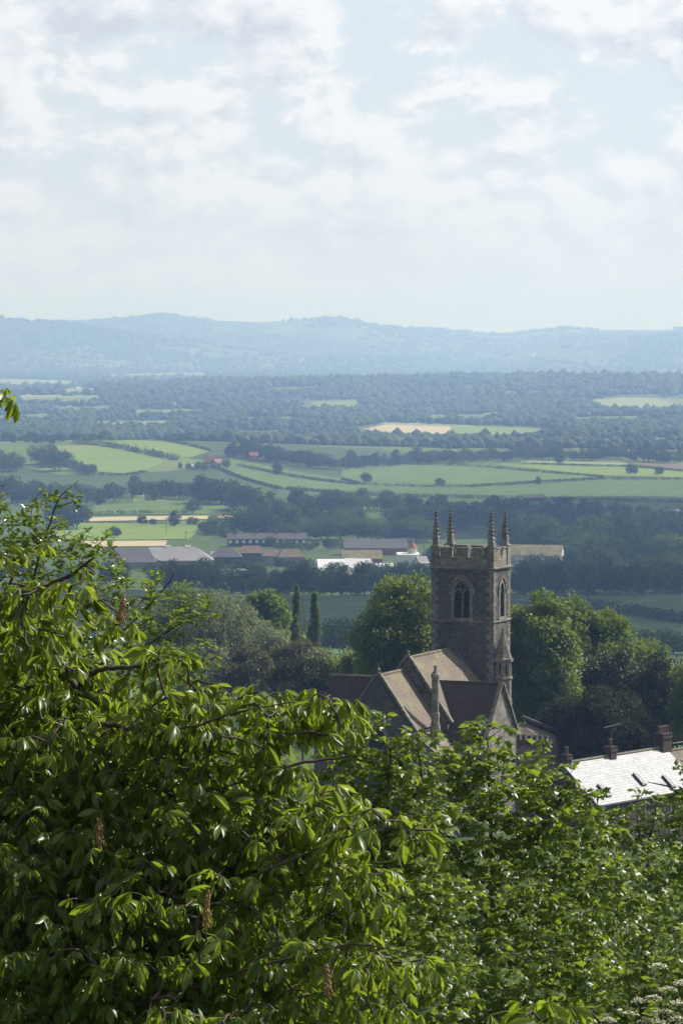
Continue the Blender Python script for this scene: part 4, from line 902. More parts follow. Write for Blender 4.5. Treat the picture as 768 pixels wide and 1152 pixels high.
# north hall: dark roof running off behind the chancel gable
kY, kZ = -13.6, 100-(760.5-385)/F*281 - GZ
m = MB(); m.box(-8.9, cX-1.6, kY-2.7, kY+2.7, zB, kZ-3.7); hall = m.build('north_hall', M_stone, church)
m = MB(); slab(m, [(-8.4, kY, kZ), (cX-0.3, kY, kZ), (cX-0.3, kY-3.0, kZ-3.9), (-9.2, kY-3.0, kZ-3.9)]); slab(m, [(-8.4, kY, kZ), (cX-0.3, kY, kZ), (cX-0.3, kY+3.0, kZ-3.9), (-9.2, kY+3.0, kZ-3.9)])
m.add([(-8.4, kY, kZ), (-9.2, kY-3.0, kZ-3.9), (-9.2, kY+3.0, kZ-3.9)], [(0, 1, 2)]); m.build('roof', M_tile, hall)
m = MB(); m.tube([(-8.4, kY, kZ+0.02), (cX-0.3, kY, kZ+0.02)], 0.12, 6); m.build('ridge_tile', M_tile2, hall)
# ------------------------------------------------------------------ the bright slate-roofed cottage
M_slate = None
t = NT('pale_worn_slates'); o = t.obj(); n1 = t.noise(0.7, 5, 0.6, o); n2 = t.noise(5, 4, 0.65, o)
br = t.n('ShaderNodeTexBrick'); br.inputs['Scale'].default_value = 1.0; br.inputs['Mortar Size'].default_value = 0.012; br.inputs['Brick Width'].default_value = 0.34; br.inputs['Row Height'].default_value = 0.2
br.inputs['Color1'].default_value = (0.15, 0.15, 0.165, 1); br.inputs['Color2'].default_value = (0.36, 0.36, 0.37, 1); br.inputs['Mortar'].default_value = (0.09, 0.09, 0.10, 1)
t.l(t.mapv(o, (1, 1, 1), (R(0), 0, 0)), br.inputs['Vector'])
c = t.mix(0.5, br.outputs[0], t.ramp(n1, [(0.3, (0.18, 0.185, 0.20)), (0.7, (0.32, 0.32, 0.32))]))
rg = t.math('ADD', t.math('MULTIPLY', n2, 0.22), 0.36)
st = t.noise(0.45, 6, 0.7, t.mapv(o, (2.2, 0.5, 0.5))); c = t.mix(0.3, c, t.ramp(st, [(0.35, (0.45, 0.45, 0.42)), (0.6, (1, 1, 1))]), 'MULTIPLY')
t.bsdf(c, t.math('ADD', rg, t.math('MULTIPLY', st, 0.08)), 0.44, t.bump(t.math('SUBTRACT', n2, t.math('MULTIPLY', br.outputs['Fac'], 2.0)), 0.6, 0.02)); M_slate = t.m
M_brick = stone_mat('dark_red_brick', (0.042, 0.03, 0.026), (0.07, 0.048, 0.04), (0.11, 0.08, 0.068), 5, (0.13, 0.11, 0.09))
M_pot = flat_mat('clay_pot', (0.13, 0.075, 0.058), 0.8)
M_render = flat_mat('grey_render', (0.30, 0.29, 0.27), 0.9, 0.15)
M_glass = NT('window_glass'); M_glass.bsdf((0.03, 0.035, 0.04), 0.08, 0.6); M_glass = M_glass.m
M_white = flat_mat('white_paint', (0.75, 0.75, 0.73), 0.5, 0.05)
M_frame = flat_mat('dark_grey_metal', (0.03, 0.03, 0.033), 0.6)
A0 = P(633, 859, 268.0); RH = R(51); LEN = 13.8; HW = 3.35; DZ = A0.z - 65.2; WG = float(H(A0.x+4, 272)) - 1.2
def cottage(name, label, off, L, zr, roofm, wallm):
    root = empty(name, (A0.x + math.cos(RH)*off, 268 + math.sin(RH)*off, WG), RH); tag(root, label, 'house')
    z = zr - WG; e = z - DZ*1.0
    m = MB(); m.prism([(0, -HW+0.25, 0), (0, HW-0.25, 0), (0, HW-0.25, e+0.1), (0, 0, z-0.16), (0, -HW+0.25, e+0.1)], (L, 0, 0)); wl = m.build('wall', wallm, root)
    m = MB(); sl_ob = MB()
    slab(m, [(-0.12, 0, z), (L+0.1, 0, z), (L+0.1, -HW, e), (-0.12, -HW, e)], 0.1); slab(m, [(-0.12, 0, z), (L+0.1, 0, z), (L+0.1, HW, e), (-0.12, HW, e)], 0.1)
    ro = m.build('roof', roofm, root)
    m = MB(); m.tube([(-0.12, 0, z+0.02), (L+0.1, 0, z+0.02)], 0.12, 6); m.build('ridge_tile', M_tile2, ro)
    m = MB(); m.tube([(-0.1, -HW-0.06, e-0.08), (L+0.1, -HW-0.06, e-0.08)], 0.06, 6); m.build('gutter', M_frame, root)
    return root, wl, ro, z, e
cot, cw_, cro, cz_, ce_ = cottage('slate_cottage', 'dark brick cottage whose worn slate roof shines white in the sun', 0, LEN, A0.z, M_slate, M_brick)
def chimney(par, x, w, d, z0, h, pots, nm='chimney'):
    m = MB(); m.box(x-w/2, x+w/2, -d/2, d/2, z0-0.8, z0+h); m.box(x-w/2-0.07, x+w/2+0.07, -d/2-0.07, d/2+0.07, z0+h-0.32, z0+h-0.14); m.box(x-w/2-0.04, x+w/2+0.04, -d/2-0.04, d/2+0.04, z0+h, z0+h+0.1)
    c_ = m.build(nm, M_brick, par)
    for i in range(pots):
        p = MB(); xx = x + (i-(pots-1)/2)*0.42*min(1, w/ (0.42*max(pots, 1))) ; p.lathe((xx, 0, z0+h+0.1), [(0.15, 0), (0.12, 0.42), (0.16, 0.46), (0.15, 0.56), (0.10, 0.57)], 10); p.build('chimney_pot', M_pot, c_)
chimney(cro, 0.45, 0.62, 0.6, cz_, 0.55, 1); chimney(cro, 6.3, 0.75, 0.65, cz_, 0.65, 1); chimney(cro, LEN-0.25, 1.25, 0.8, cz_, 1.05, 4)
sv = Vector((0, -HW, ce_-cz_)).normalized(); nv = Vector((0, ce_-cz_, HW)).normalized()
if nv.z < 0: nv = -nv
def rooflight(px, py):
    d = ray(px, py); RM = Matrix.Rotation(-RH, 3, 'Z'); o_ = RM @ (CAM - cot.location); dd = RM @ d
    s = -(o_ - Vector((0, 0, cz_))).dot(nv)/dd.dot(nv); p = o_ + dd*s - Vector((0, 0, 0))
    ux = Vector((1, 0, 0)); W_, L_, T_ = 0.62, 1.15, 0.13
    f = MB()
    def bar(a0, a1, b0, b1, t0, t1):
        q_ = [p + ux*a + sv*b + nv*t_ for t_ in (t0, t1) for b in (b0, b1) for a in (a0, a1)]
        f.add(q_, [(0, 2, 3, 1), (4, 5, 7, 6), (0, 1, 5, 4), (1, 3, 7, 5), (3, 2, 6, 7), (2, 0, 4, 6)])
    bar(0, 0.11, 0, L_, -0.02, T_+0.05); bar(W_-0.06, W_, 0, L_, -0.02, T_*0.4); bar(0.11, W_-0.06, 0, 0.06, -0.02, T_*0.4); bar(0.0, W_, L_, L_+0.12, -0.02, T_)
    fo = f.build('roof_window', M_frame, cro)
    f = MB(); bar2 = [p + ux*a + sv*b + nv*t_ for t_ in (-0.01, 0.04) for b in (0.06, L_) for a in (0.11, W_-0.06)]
    f.add(bar2, [(0, 2, 3, 1), (4, 5, 7, 6), (0, 1, 5, 4), (1, 3, 7, 5), (3, 2, 6, 7), (2, 0, 4, 6)]); f.build('pane', M_slate, fo)
rooflight(670.5, 884); rooflight(710.5, 871.5); rooflight(743.5, 874)
def window_on(par, x, y, z, w, h, axis='x'):
    m = MB()
    for a0, a1, b0, b1 in ((-w/2, w/2, 0, 0.08), (-w/2, w/2, h-0.08, h), (-w/2, -w/2+0.08, 0.08, h-0.08), (w/2-0.08, w/2, 0.08, h-0.08), (-0.03, 0.03, 0.08, h-0.08)): m.box(x+a0, x+a1, y-0.06, y+0.02, z+b0, z+b1)
    f = m.build('window', M_render, par); MB().box(x-w/2+0.08, x+w/2-0.08, y-0.025, y+0.01, z+0.08, z+h-0.08).build('pane', M_glass, f)
for x_ in (1.8, 6.0, 10.4): window_on(cot, x_, -HW+0.25, ce_-1.7, 0.95, 1.15)
for x_ in (1.8, 10.4): window_on(cot, x_, -HW+0.25, ce_-4.2, 0.95, 1.25)
m = MB(); m.box(5.5, 6.4, -HW+0.17, -HW+0.27, 0.9, 3.0); m.build('door', M_frame, cot)
m = MB(); ax = 6.6
m.tube([(ax, 0.1, cz_+0.6), (ax, 0.1, cz_+2.3)], 0.016, 5); m.tube([(ax-0.7, 0.3, cz_+2.2), (ax+0.8, -0.2, cz_+2.4)], 0.022, 5)
for i in range(7):
    xx = ax-0.6+i*0.2; yy = 0.27-i*0.067; m.tube([(xx, yy-0.22, cz_+2.215+i*0.027), (xx, yy+0.22, cz_+2.215+i*0.027)], 0.012, 4)
m.build('television_aerial', M_lead, cot)
nb, nw_, nro, nz_, ne_ = cottage('tiled_cottage', 'next cottage of the terrace with an orange brown clay tile roof', LEN+0.25, 9.0, A0.z-0.35, M_tile2, M_brick)
for x_ in (2.0, 6.0): window_on(nb, x_, -HW+0.25, ne_-1.7, 0.95, 1.15)
chimney(nro, 8.3, 0.9, 0.75, nz_, 0.9, 2)
m = MB(); a, b = P(756, 836.5, 279), P(800, 826, 286); m.tube([a, (a+b)/2 - Vector((0, 0, 0.15)), b], 0.03, 5); tag(m.build('overhead_cable', M_lead), 'pale overhead cable running off from the big four pot chimney', 'cable')
# ------------------------------------------------------------------ farm in the valley and houses beyond
W_stone = flat_mat('farm_stone', (0.20, 0.175, 0.14), 0.9, 0.25, 1.2); W_dark = flat_mat('tarred_boards', (0.05, 0.045, 0.042), 0.9, 0.3, 0.8); W_cream = flat_mat('cream_render', (0.55, 0.52, 0.45), 0.9, 0.1); W_red = flat_mat('red_brick_wall', (0.26, 0.12, 0.08), 0.9, 0.25, 1)
R_grey = tile_mat('grey_sheet_roof', (0.24, 0.23, 0.235), (0.34, 0.325, 0.32), (0.22, 0.20, 0.15), 0.9, 0.75, 0.3, 0.66, 0.3)
R_dark = tile_mat('dark_sheet_roof', (0.085, 0.082, 0.085), (0.14, 0.13, 0.13), None, 0.6, 0.8, 0.3, 0.62, 0.4)
R_brown = tile_mat('brown_tile_roof', (0.15, 0.105, 0.08), (0.24, 0.175, 0.13), (0.20, 0.17, 0.09), 0.5, 0.85, 0.2, 0.6, 0.4)
R_pale = tile_mat('pale_sheet_roof', (0.62, 0.64, 0.66), (0.74, 0.75, 0.76), None, 0.9, 0.55, 0.4, 0.6, 0.3)
R_moss = tile_mat('mossy_sheet_roof', (0.15, 0.125, 0.09), (0.22, 0.19, 0.12), (0.24, 0.22, 0.09), 0.7, 0.9, 0.2, 0.5, 0.4)
R_red = tile_mat('red_tile_roof', (0.26, 0.11, 0.07), (0.38, 0.18, 0.12), None, 0.5, 0.85, 0.2, 0.6, 0.4)
def barn(name, label, cat, x0, x1, yr, ye, yb, rot, wall, roof, hip=0.0, pitch=33, windows=0, wmat=None, chim=0, vents=0, group=None, open_front=False, wcol=None):
    """a long building: ridge from column x0 to x1 at row yr, near eave at row ye, foot on the ground at row yb"""
    gx, gy, gz = hit((x0+x1)/2, yb); s = gy/F; L = (x1-x0)*s/math.cos(R(rot)); rise = max(0.8, (ye-yr)*s*0.92); hw = rise/math.tan(R(pitch))
    ez = 100 - (ye-YH)*s; ez = max(ez, gz+1.6); rz = ez + rise
    c = Vector((gx, gy + hw, gz)); root = empty(name, c, R(rot)); tag(root, label, cat, group)
    wh, rh = ez-gz, rz-gz; l = L/2; hp = hip*hw
    m = MB()
    if hip: m.box(-l-hp+0.3, l+hp-0.3, -hw+0.3, hw-0.3, -0.6, wh+0.1)
    else: m.prism([(-l+0.2, -hw+0.3, -0.6), (-l+0.2, hw-0.3, -0.6), (-l+0.2, hw-0.3, wh+0.15), (-l+0.2, 0, rh-0.15), (-l+0.2, -hw+0.3, wh+0.15)], (2*l-0.4, 0, 0))
    m.build('wall', wall, root)
    m = MB()
    slab(m, [(-l, 0, rh), (l, 0, rh), (l+hp, -hw, wh), (-l-hp, -hw, wh)], 0.2); slab(m, [(-l, 0, rh), (l, 0, rh), (l+hp, hw, wh), (-l-hp, hw, wh)], 0.2)
    if hip:
        slab(m, [(-l, 0, rh), (-l-hp, -hw, wh), (-l-hp, hw, wh)], 0.2); slab(m, [(l, 0, rh), (l+hp, -hw, wh), (l+hp, hw, wh)], 0.2)
    ro = m.build('roof', roof, root)
    for i in range(vents):
        x = -l*0.35 + i*l*0.9; v = MB(); v.prism([(x, -0.8, rh-0.35), (x, 0.8, rh-0.35), (x, 0, rh+0.75)], (2.6, 0, 0)); v.build('roof_vent', R_pale, ro)
    for i in range(chim):
        x = -l*0.75 + i*2*l*0.75/max(1, chim-1) if chim > 1 else l*0.5
        v = MB(); v.box(x-0.5, x+0.5, -0.4, 0.4, rh-0.6, rh+1.2); v.lathe((x, 0, rh+1.2), [(0.22, 0), (0.18, 0.5)], 6); v.build('chimney', W_red, ro)
    for i in range(windows):
        x = -l + (i+0.5)*2*l/windows; v = MB(); zc = wh*0.45
        v.box(x-0.75, x+0.75, -hw+0.2, -hw+0.36, zc, zc+min(1.5, wh*0.45)); wn = v.build('window', wmat or M_white, root)
        MB().box(x-0.6, x+0.6, -hw+0.17, -hw+0.25, zc+0.12, zc+min(1.5, wh*0.45)-0.12).build('pane', wcol or M_glass, wn)
    if open_front:
        v = MB(); v.box(-l*0.25, l*0.25, -hw+0.22, -hw+0.4, 0, min(4, wh*0.8)); v.build('door', W_dark, root)
    return root
fb = lambda *a, **k: barn('farm_shed', *a, **k)
fb('big grey sheeted farm shed with two pale roof vents, below the straw strip', 'farm shed', 168, 218, 615.2, 631, 638, 4, W_stone, R_grey, hip=0.9, pitch=31, vents=2)
fb('dull grey shed half hidden by leaves beside the big vented shed', 'farm shed', 128, 166, 617, 633, 640, 4, W_stone, R_dark, hip=0.3, pitch=31)
fb('long low grey shed in front of the vented shed', 'farm shed', 190, 276, 641, 657, 661, 3, W_stone, R_grey, pitch=28, open_front=True)
fb('small blue grey lean-to between the vented shed and the dark hipped barn', 'farm shed', 236, 258, 620.5, 627, 634, 3, W_stone, R_grey, pitch=26)
fb('dark hipped barn with a blackish tiled roof', 'barn', 246, 262, 616, 627, 636, 2, W_dark, R_dark, hip=0.8, pitch=38)
fb('low barn with a sunlit brown tiled roof beside the dark hipped barn', 'barn', 272, 292, 614, 622.5, 632, 2, W_dark, R_brown, hip=0.2, pitch=35)
fb('pinkish brown roofed barn, broader of the two near the white barn', 'barn', 318, 336, 617.5, 627, 638, 6, W_stone, R_brown, hip=0.6, pitch=36)
fb('pinkish brown roofed barn, smaller one tucked next to the terrace', 'barn', 298, 312, 619, 626, 636, 6, W_stone, R_brown, hip=0.5, pitch=36)
barn('terrace_row', 'long dark terrace with a row of small white windows behind the farm', 'terrace', 255, 345, 599.5, 606.5, 615, 2, W_dark, R_dark, pitch=35, windows=12, wcol=M_white, chim=4)
fb('long dark roofed shed beside the red turret, under the round trees', 'farm shed', 386, 458, 606.5, 617, 625, 1, W_red, R_dark, pitch=30)
fb('shed with a mossy, yellowish lit roof in front of the long dark shed', 'farm shed', 384, 430, 619, 629, 638, 2, W_red, R_moss, pitch=30)
fb('long low shed with a thin white roof edge, next to the white barn', 'farm shed', 421, 442, 634, 637.5, 645, 2, W_cream, R_pale, pitch=15)
fb('white roofed modern barn with a pale end gable', 'barn', 388, 417, 629, 641, 652, -14, W_cream, R_pale, pitch=24)
fb('white roofed modern barn, longer one with its roof sloping to the trees', 'barn', 356, 387, 630, 643, 654, 4, W_cream, R_pale, pitch=20)
fb('pale box shaped white building under the red turret', 'building', 446, 471, 622.5, 624.5, 640, 3, M_white, R_pale, pitch=6)
fb('small blue grey roofed shed beside the white box building', 'farm shed', 468, 480, 626, 634, 641, 12, W_cream, R_grey, pitch=25)
fb('long mossy roofed barn with a pale gable, at the edge of the dark wood', 'barn', 566, 634, 613, 625, 640, -10, W_cream, R_moss, pitch=30, windows=0)
fb('low pale greenhouse roof in the meadow beyond the dark wood', 'greenhouse', 746, 790, 573.5, 577, 580, 0, W_cream, R_pale, pitch=14)
fb('low dark shed in the meadow at the foot of the deep green field', 'farm shed', 588, 612, 556, 560, 564, 0, W_dark, R_dark, pitch=25)
# red turret: a conical tiled roof on a pale drum
gx, gy, gz = hit(464, 640); s = gy/F
rt_ = tag(empty('turret_building', (gx, gy+6, gz)), 'small pale turret with a red conical tiled roof, above the white box building', 'turret')
MB().lathe((0, 0, 0), [(1.9, -0.5), (1.9, (640-617)*s*0.98)], 12).build('wall', W_cream, rt_)
MB().lathe((0, 0, (640-617.5)*s), [(2.2, 0), (0.1, 9.0*s)], 12).build('roof', R_red, rt_)
# white van beside the white building
gx, gy, gz = hit(482, 636); vn = tag(empty('white_van', (gx, gy, gz), R(20)), 'white van parked next to the white box building', 'van')
m = MB(); m.prism([(-2.6, -1, 0.45), (2.7, -1, 0.45), (2.7, -1, 1.25), (1.9, -1, 1.45), (1.3, -1, 2.5), (-2.6, -1, 2.55)], (0, 2, 0)); m.build('body', M_white, vn)
for x_ in (-1.6, 1.7):
    for y_ in (-1.02, 0.80): m = MB(); m.lathe((0, 0, 0), [(0.36, 0), (0.36, 0.22)], 12); w_ = m.build('wheel', M_frame, vn); w_.rotation_euler = (R(-90), 0, 0); w_.location = (x_, y_, 0.36)
MB().prism([(1.42, -1.02, 1.5), (1.85, -1.02, 1.5), (1.35, -1.02, 2.35)], (0, 2.04, 0)).build('windscreen', M_glass, vn)
# little white bell tent roof by the dark wood
# utility poles
def pole(px, yt, yb, label):
    gx, gy, gz = hit(px, yb); h = (yb-yt)*gy/F; m = MB(); m.lathe((0, 0, -0.3), [(0.16, 0), (0.11, h+0.3)], 6); m.box(-0.9, 0.9, -0.06, 0.06, h-0.9, h-0.72)
    o = m.build('utility_pole', M_bark); o.location = (gx, gy, gz); tag(o, label, 'pole')
pole(450, 606, 622, 'wooden utility pole standing before the long dark shed roof'); pole(477, 600, 622, 'tall wooden utility pole between red turret and church tower'); pole(187, 582, 600, 'wooden pole at the edge of the straw strip'); pole(209, 597, 608, 'short wooden pole at the corner of the bright field')
# houses on and beyond the knoll
hb = lambda *a, **k: barn('farmhouse', *a, **k)
hb('red roofed farmhouse with a pale gable on the knoll', 'house', 230, 246, 513.5, 519, 525.5, -22, W_cream, R_red, pitch=42, windows=4, chim=2)
hb('brown roofed wing behind the red farmhouse', 'house', 240, 249, 516, 520.5, 526, 60, W_red, R_brown, pitch=42, chim=1)
hb('low white outbuilding beside the red farmhouse', 'outbuilding', 213, 226, 522, 524.5, 528, 5, M_white, R_pale, pitch=25)
hb('pinkish brick house among trees beyond the farmhouse, taller one', 'house', 280, 290, 508, 512.5, 519, 10, W_red, R_red, pitch=42, chim=2, windows=3)
hb('pinkish brick house among trees beyond the farmhouse, wider one', 'house', 302, 318, 509, 513, 519, 5, W_red, R_brown, pitch=40, chim=1, windows=4)
for i, (px, py, w_, lb) in enumerate(((352, 480, 11, 'bright white shed roof far out in the vale, longest of the far glints'), (243, 485, 5, 'tiny pale shed far out in the vale below the wood'), (212, 479, 12, 'thin pale shed roof far out in the vale'), (88, 436, 5, 'tiny white farm in a pale field far out to the side'),
        (386, 523, 8, 'white farm building at the back edge of the wide green field'), (455, 499, 30, 'long grey blue shed beyond the wide fields'), (600, 399, 4, 'tiny white house on the slope of the far hills'), (517, 474, 6, 'tiny white farm behind the far straw field'))):
    gx, gy, gz = hit(px, py+2); s = gy/F; barn('far_shed', lb, 'shed', px-w_/2, px+w_/2, py-1.2, py+0.5, py+2, 0, W_cream, R_grey if w_ == 30 else R_pale, pitch=25)
# ------------------------------------------------------------------ trees close to us
L_chest = leaf_mat('horse_chestnut_leaves', (0.038, 0.074, 0.013), (0.074, 0.125, 0.018), (0.15, 0.195, 0.027), (0.46, 0.58, 0.03), 0.50, 0.38, 0.6)
L_syc = leaf_mat('sycamore_leaves', (0.036, 0.072, 0.010), (0.075, 0.125, 0.014), (0.155, 0.20, 0.02), (0.42, 0.54, 0.035), 0.48, 0.38, 0.5)
L_small = leaf_mat('small_glossy_leaves', (0.035, 0.075, 0.016), (0.06, 0.115, 0.02), (0.10, 0.155, 0.028), (0.34, 0.46, 0.05), 0.45, 0.30, 0.7)
def grid_leaflet(L, w, fold, curl, st=(0, 0.25, 0.55, 0.8, 1.0), wd=(0.10, 0.42, 0.95, 0.80, 0.02)):
    V = []; 
    for s, k in zip(st, wd):
        x = L*s; z = -curl*L*s*s
        V += [(x, -w*k, z + fold*w*k + 0.15*w*k*math.sin(9*s)), (x, 0, z), (x, w*k, z + fold*w*k - 0.15*w*k*math.sin(9*s))]
    Fc = [(i*3+j, i*3+j+1, i*3+j+4, i*3+j+3) for i in range(len(st)-1) for j in (0, 1)]
    return np.array(V, float), np.array(Fc)
def chestnut_leaf(seed):
    """seven drooping leaflets at the end of a stalk that runs along +x from the origin"""
    r = np.random.default_rng(seed); pet = 0.10 + 0.05*r.random(); P_ = []; 
    pv = np.array([(0, -0.0025, 0), (0, 0.0025, 0), (pet/2, 0.0025, 0.012), (pet/2, -0.0025, 0.012), (pet, 0.0025, 0), (pet, -0.0025, 0)]); P_.append((pv, np.array([(0, 1, 2, 3), (3, 2, 4, 5)])))
    na = 7 if r.random() < 0.6 else 5; dp = R(38) + R(26)*r.random()
    for a in np.linspace(-R(125), R(125), na):
        L = 0.150*(0.55 + 0.45*math.cos(a*0.62))*(0.85 + 0.3*r.random()); w = L*0.155
        v, f = grid_leaflet(L, w, 0.35 + 0.25*r.random(), 0.22 + 0.3*r.random())
        tw = r.normal()*0.45; c_, s_ = math.cos(tw), math.sin(tw); v = v @ np.array([[1, 0, 0], [0, c_, s_], [0, -s_, c_]])
        d = dp*(0.75 + 0.5*r.random()); c_, s_ = math.cos(d), math.sin(d); v = v @ np.array([[c_, 0, -s_], [0, 1, 0], [s_, 0, c_]])
        aa = a*0.85 + r.normal()*0.06; c_, s_ = math.cos(aa), math.sin(aa); v = v @ np.array([[c_, s_, 0], [-s_, c_, 0], [0, 0, 1]])
        P_.append((v + np.array([pet, 0, 0]), f))
    V = []; Fc = []; b = 0; tt = []
    for v, f in P_: V.append(v); Fc.append(f+b); b += len(v); tt.append(np.tile([0.0, 0.30, 0.0], len(v)//3) + (r.normal()*0.12 if len(v) > 6 else 0.3))
    return np.concatenate(V), np.concatenate(Fc), np.concatenate(tt)
def lobed_leaf(seed, size=0.13):
    """five pointed lobes, slightly cupped, stalk along +x"""
    r = np.random.default_rng(seed); pet = 0.055
    ang = np.array([-150, -118, -88, -58, -30, 0, 30, 58, 88, 118, 150])*PI/180; rad = np.array([0.34, 0.62, 0.40, 0.92, 0.50, 1.05, 0.50, 0.92, 0.40, 0.62, 0.34])*size*0.62*(1 + 0.08*r.normal(size=11))
    X = pet + size*0.28 + rad*np.cos(ang)*0.95; Y = rad*np.sin(ang); Zz = -0.9*(rad**2)/size*r.uniform(0.2, 0.9) + 0.012*r.normal(size=11)
    V = np.concatenate([[(pet, 0, 0)], np.stack([X, Y, Zz], 1), [(0, 0, 0), (0, 0.003, 0), (pet, 0.003, 0)], [(pet + size*0.28, 0, 0.012)]])
    Fc = [(15, i, i+1) for i in range(1, 11)] + [(15, 11, 0), (15, 0, 1), (12, 13, 14), (12, 14, 0)]
    return V, np.array(Fc)
def oval_leaf(size=0.05):
    V = np.array([(0, 0, 0), (0.3, 0.26, 0.05), (0.7, 0.24, 0.04), (1, 0, -0.06), (0.7, -0.24, 0.04), (0.3, -0.26, 0.05)])*size
    return V, np.array([(0, 1, 2, 3), (0, 3, 4, 5)])
def tips_in(ells, dens, shell=0.0):
    """points spread through ellipsoids given as (px, py, D, rx px, ry px, depth half size m)"""
    T = []; O = []
    for (px, py, D, rx, ry, rd) in ells:
        c = np.array(P(px, py, D)); s = D/F; A, B = rx*s, ry*s; vol = 4/3*PI*A*B*rd; n = max(3, int(vol*dens))
        d = rand_dir(n); r = (shell**3 + (1-shell**3)*rng.random(n))**(1/3); p = d*r[:, None]*np.array([A, rd, B])
        T.append(c + p); O.append(p/np.array([A, rd, B])**1)
    return np.concatenate(T), np.concatenate(O)
def thin(T, O, dmin):
    keep = []; cell = {}
    for i in rng.permutation(len(T)):
        k = tuple((T[i]//dmin).astype(int)); ok = True
        for a in (-1, 0, 1):
            for b in (-1, 0, 1):
                for c in (-1, 0, 1):
                    for j in cell.get((k[0]+a, k[1]+b, k[2]+c), ()):
                        if ((T[i]-T[j])**2).sum() < dmin*dmin: ok = False
        if ok: keep.append(i); cell.setdefault(k, []).append(i)
    return T[keep], O[keep]
def skeleton(limbs, tips, r_tip, grow=0.35, maxr=0.03, sag=0.06):
    """limbs: list of (points, radii). Every tip is joined to the nearest point already there. -> tube arrays, shoot directions"""
    Vs = []; Fs = []; b = 0; nodes = []
    for pts, rad in limbs:
        pts = np.array([list(p) for p in pts], float); k = len(pts); t = np.linspace(0, k-1, (k-1)*6+1); q = np.stack([np.interp(t, range(k), pts[:, i]) for i in range(3)], 1)
        for _ in range(2): q[1:-1] = (q[:-2] + 2*q[1:-1] + q[2:])/4
        q[1:-1] += rng.normal(size=(len(q)-2, 3))*np.interp(t, range(k), rad)[1:-1, None]*0.35
        v, f = tube_np(q, np.interp(t, range(k), rad), 8); Vs.append(v); Fs.append(f+b); b += len(v); nodes.append(q)
    N = np.concatenate(nodes); d0 = np.sqrt(((tips[:, None]-N[None])**2).sum(-1)).min(1); order = np.argsort(d0); dirs = np.zeros_like(tips)
    cnt = len(N); buf = np.zeros((cnt + 4*len(tips), 3)); buf[:cnt] = N
    for i in order:
        e = tips[i]; dd = ((buf[:cnt]-e)**2).sum(1); j = int(dd.argmin()); s = buf[j]; L = math.sqrt(dd[j]) + 1e-6
        c1 = s + (e-s)*0.35 + rng.normal(size=3)*L*0.10 + np.array([0, 0, sag*L]); c2 = s + (e-s)*0.7 + rng.normal(size=3)*L*0.08 + np.array([0, 0, sag*L])
        q = np.stack([s, c1, c2, e]); r0 = min(maxr, r_tip*(1.2 + grow*L/0.1)); v, f = tube_np(q, np.array([r0, r0*0.75, r0*0.5 + r_tip*0.3, r_tip]), 5); Vs.append(v); Fs.append(f+b); b += len(v)
        buf[cnt:cnt+3] = q[1:]; cnt += 3; dirs[i] = (e-c2)/(np.linalg.norm(e-c2) + 1e-9)
    return np.concatenate(Vs), np.concatenate(Fs), dirs
def dress(tips, dirs, templates, per, mat_tint, scale, tilt, whorl=True, droop=0.0, lead=0.05):
    parts = []; m = len(tips); tint0 = np.clip(0.45 + 0.2*rng.normal(size=m) + mat_tint, 0, 1)
    A = []; T = []; Tn = []; Xs = []; Ns = []
    for k in range(per):
        az = rng.random(m)*0.9 + 6.283*k/per; h = np.stack([np.cos(az), np.sin(az), np.zeros(m)], 1)
        X = h + dirs*0.45 + np.array([0, 0, 1])*(rng.normal(size=m)*0.28 + tilt)[:, None]
        Nn = np.stack([rng.normal(size=m)*0.5, rng.normal(size=m)*0.5, np.ones(m)], 1)
        back = dirs*(-lead*rng.random(m)[:, None]*2)
        Xs.append(X); Ns.append(Nn); T.append(tips + back); Tn.append(np.clip(tint0 + rng.normal(size=m)*0.12, 0, 1))
    X = np.concatenate(Xs); Nn = np.concatenate(Ns); T = np.concatenate(T); Tn = np.concatenate(Tn); wh = rng.integers(0, len(templates), len(T))
    for q, tq in enumerate(templates):
        tv, tf = tq[:2]
        s = wh == q
        if s.any(): parts.append(place(tv, tf, frames(X[s], Nn[s]), T[s], scale*(0.5 + 0.75*rng.random(s.sum())), Tn[s], tq[2] if len(tq) > 2 else 0.0))
    return merge(parts)
def near_tree(name, label, cat, base, limbs, ells, dens, dmin, templates, per, mat, scale, tilt, r_tip, tint=0.0, maxr=0.03, smooth=False, bark=None):
    T, O = tips_in(ells, dens); T, O = thin(T, O, dmin)
    v, f, dirs = skeleton(limbs, T, r_tip, maxr=maxr)
    b = np.array(base); root = tag(empty(name, base), label, cat)
    link('trunk', np_mesh('trunk', v - b, f, smooth=True), bark or M_twig, root)
    V, Fc, tn = dress(T, unit(dirs*0.6 + unit(O)*0.6), templates, per, tint, scale, tilt)
    link('crown', np_mesh('crown', V - b, Fc, tn, smooth=smooth), mat, root)
    return root, T
def gp(px, D, extra=0.0):
    x = (px-384)/F*D; return Vector((x, D, float(H(x, D)) + extra))
CH = [chestnut_leaf(i) for i in range(9)]; SY = [lobed_leaf(i+50) for i in range(10)]
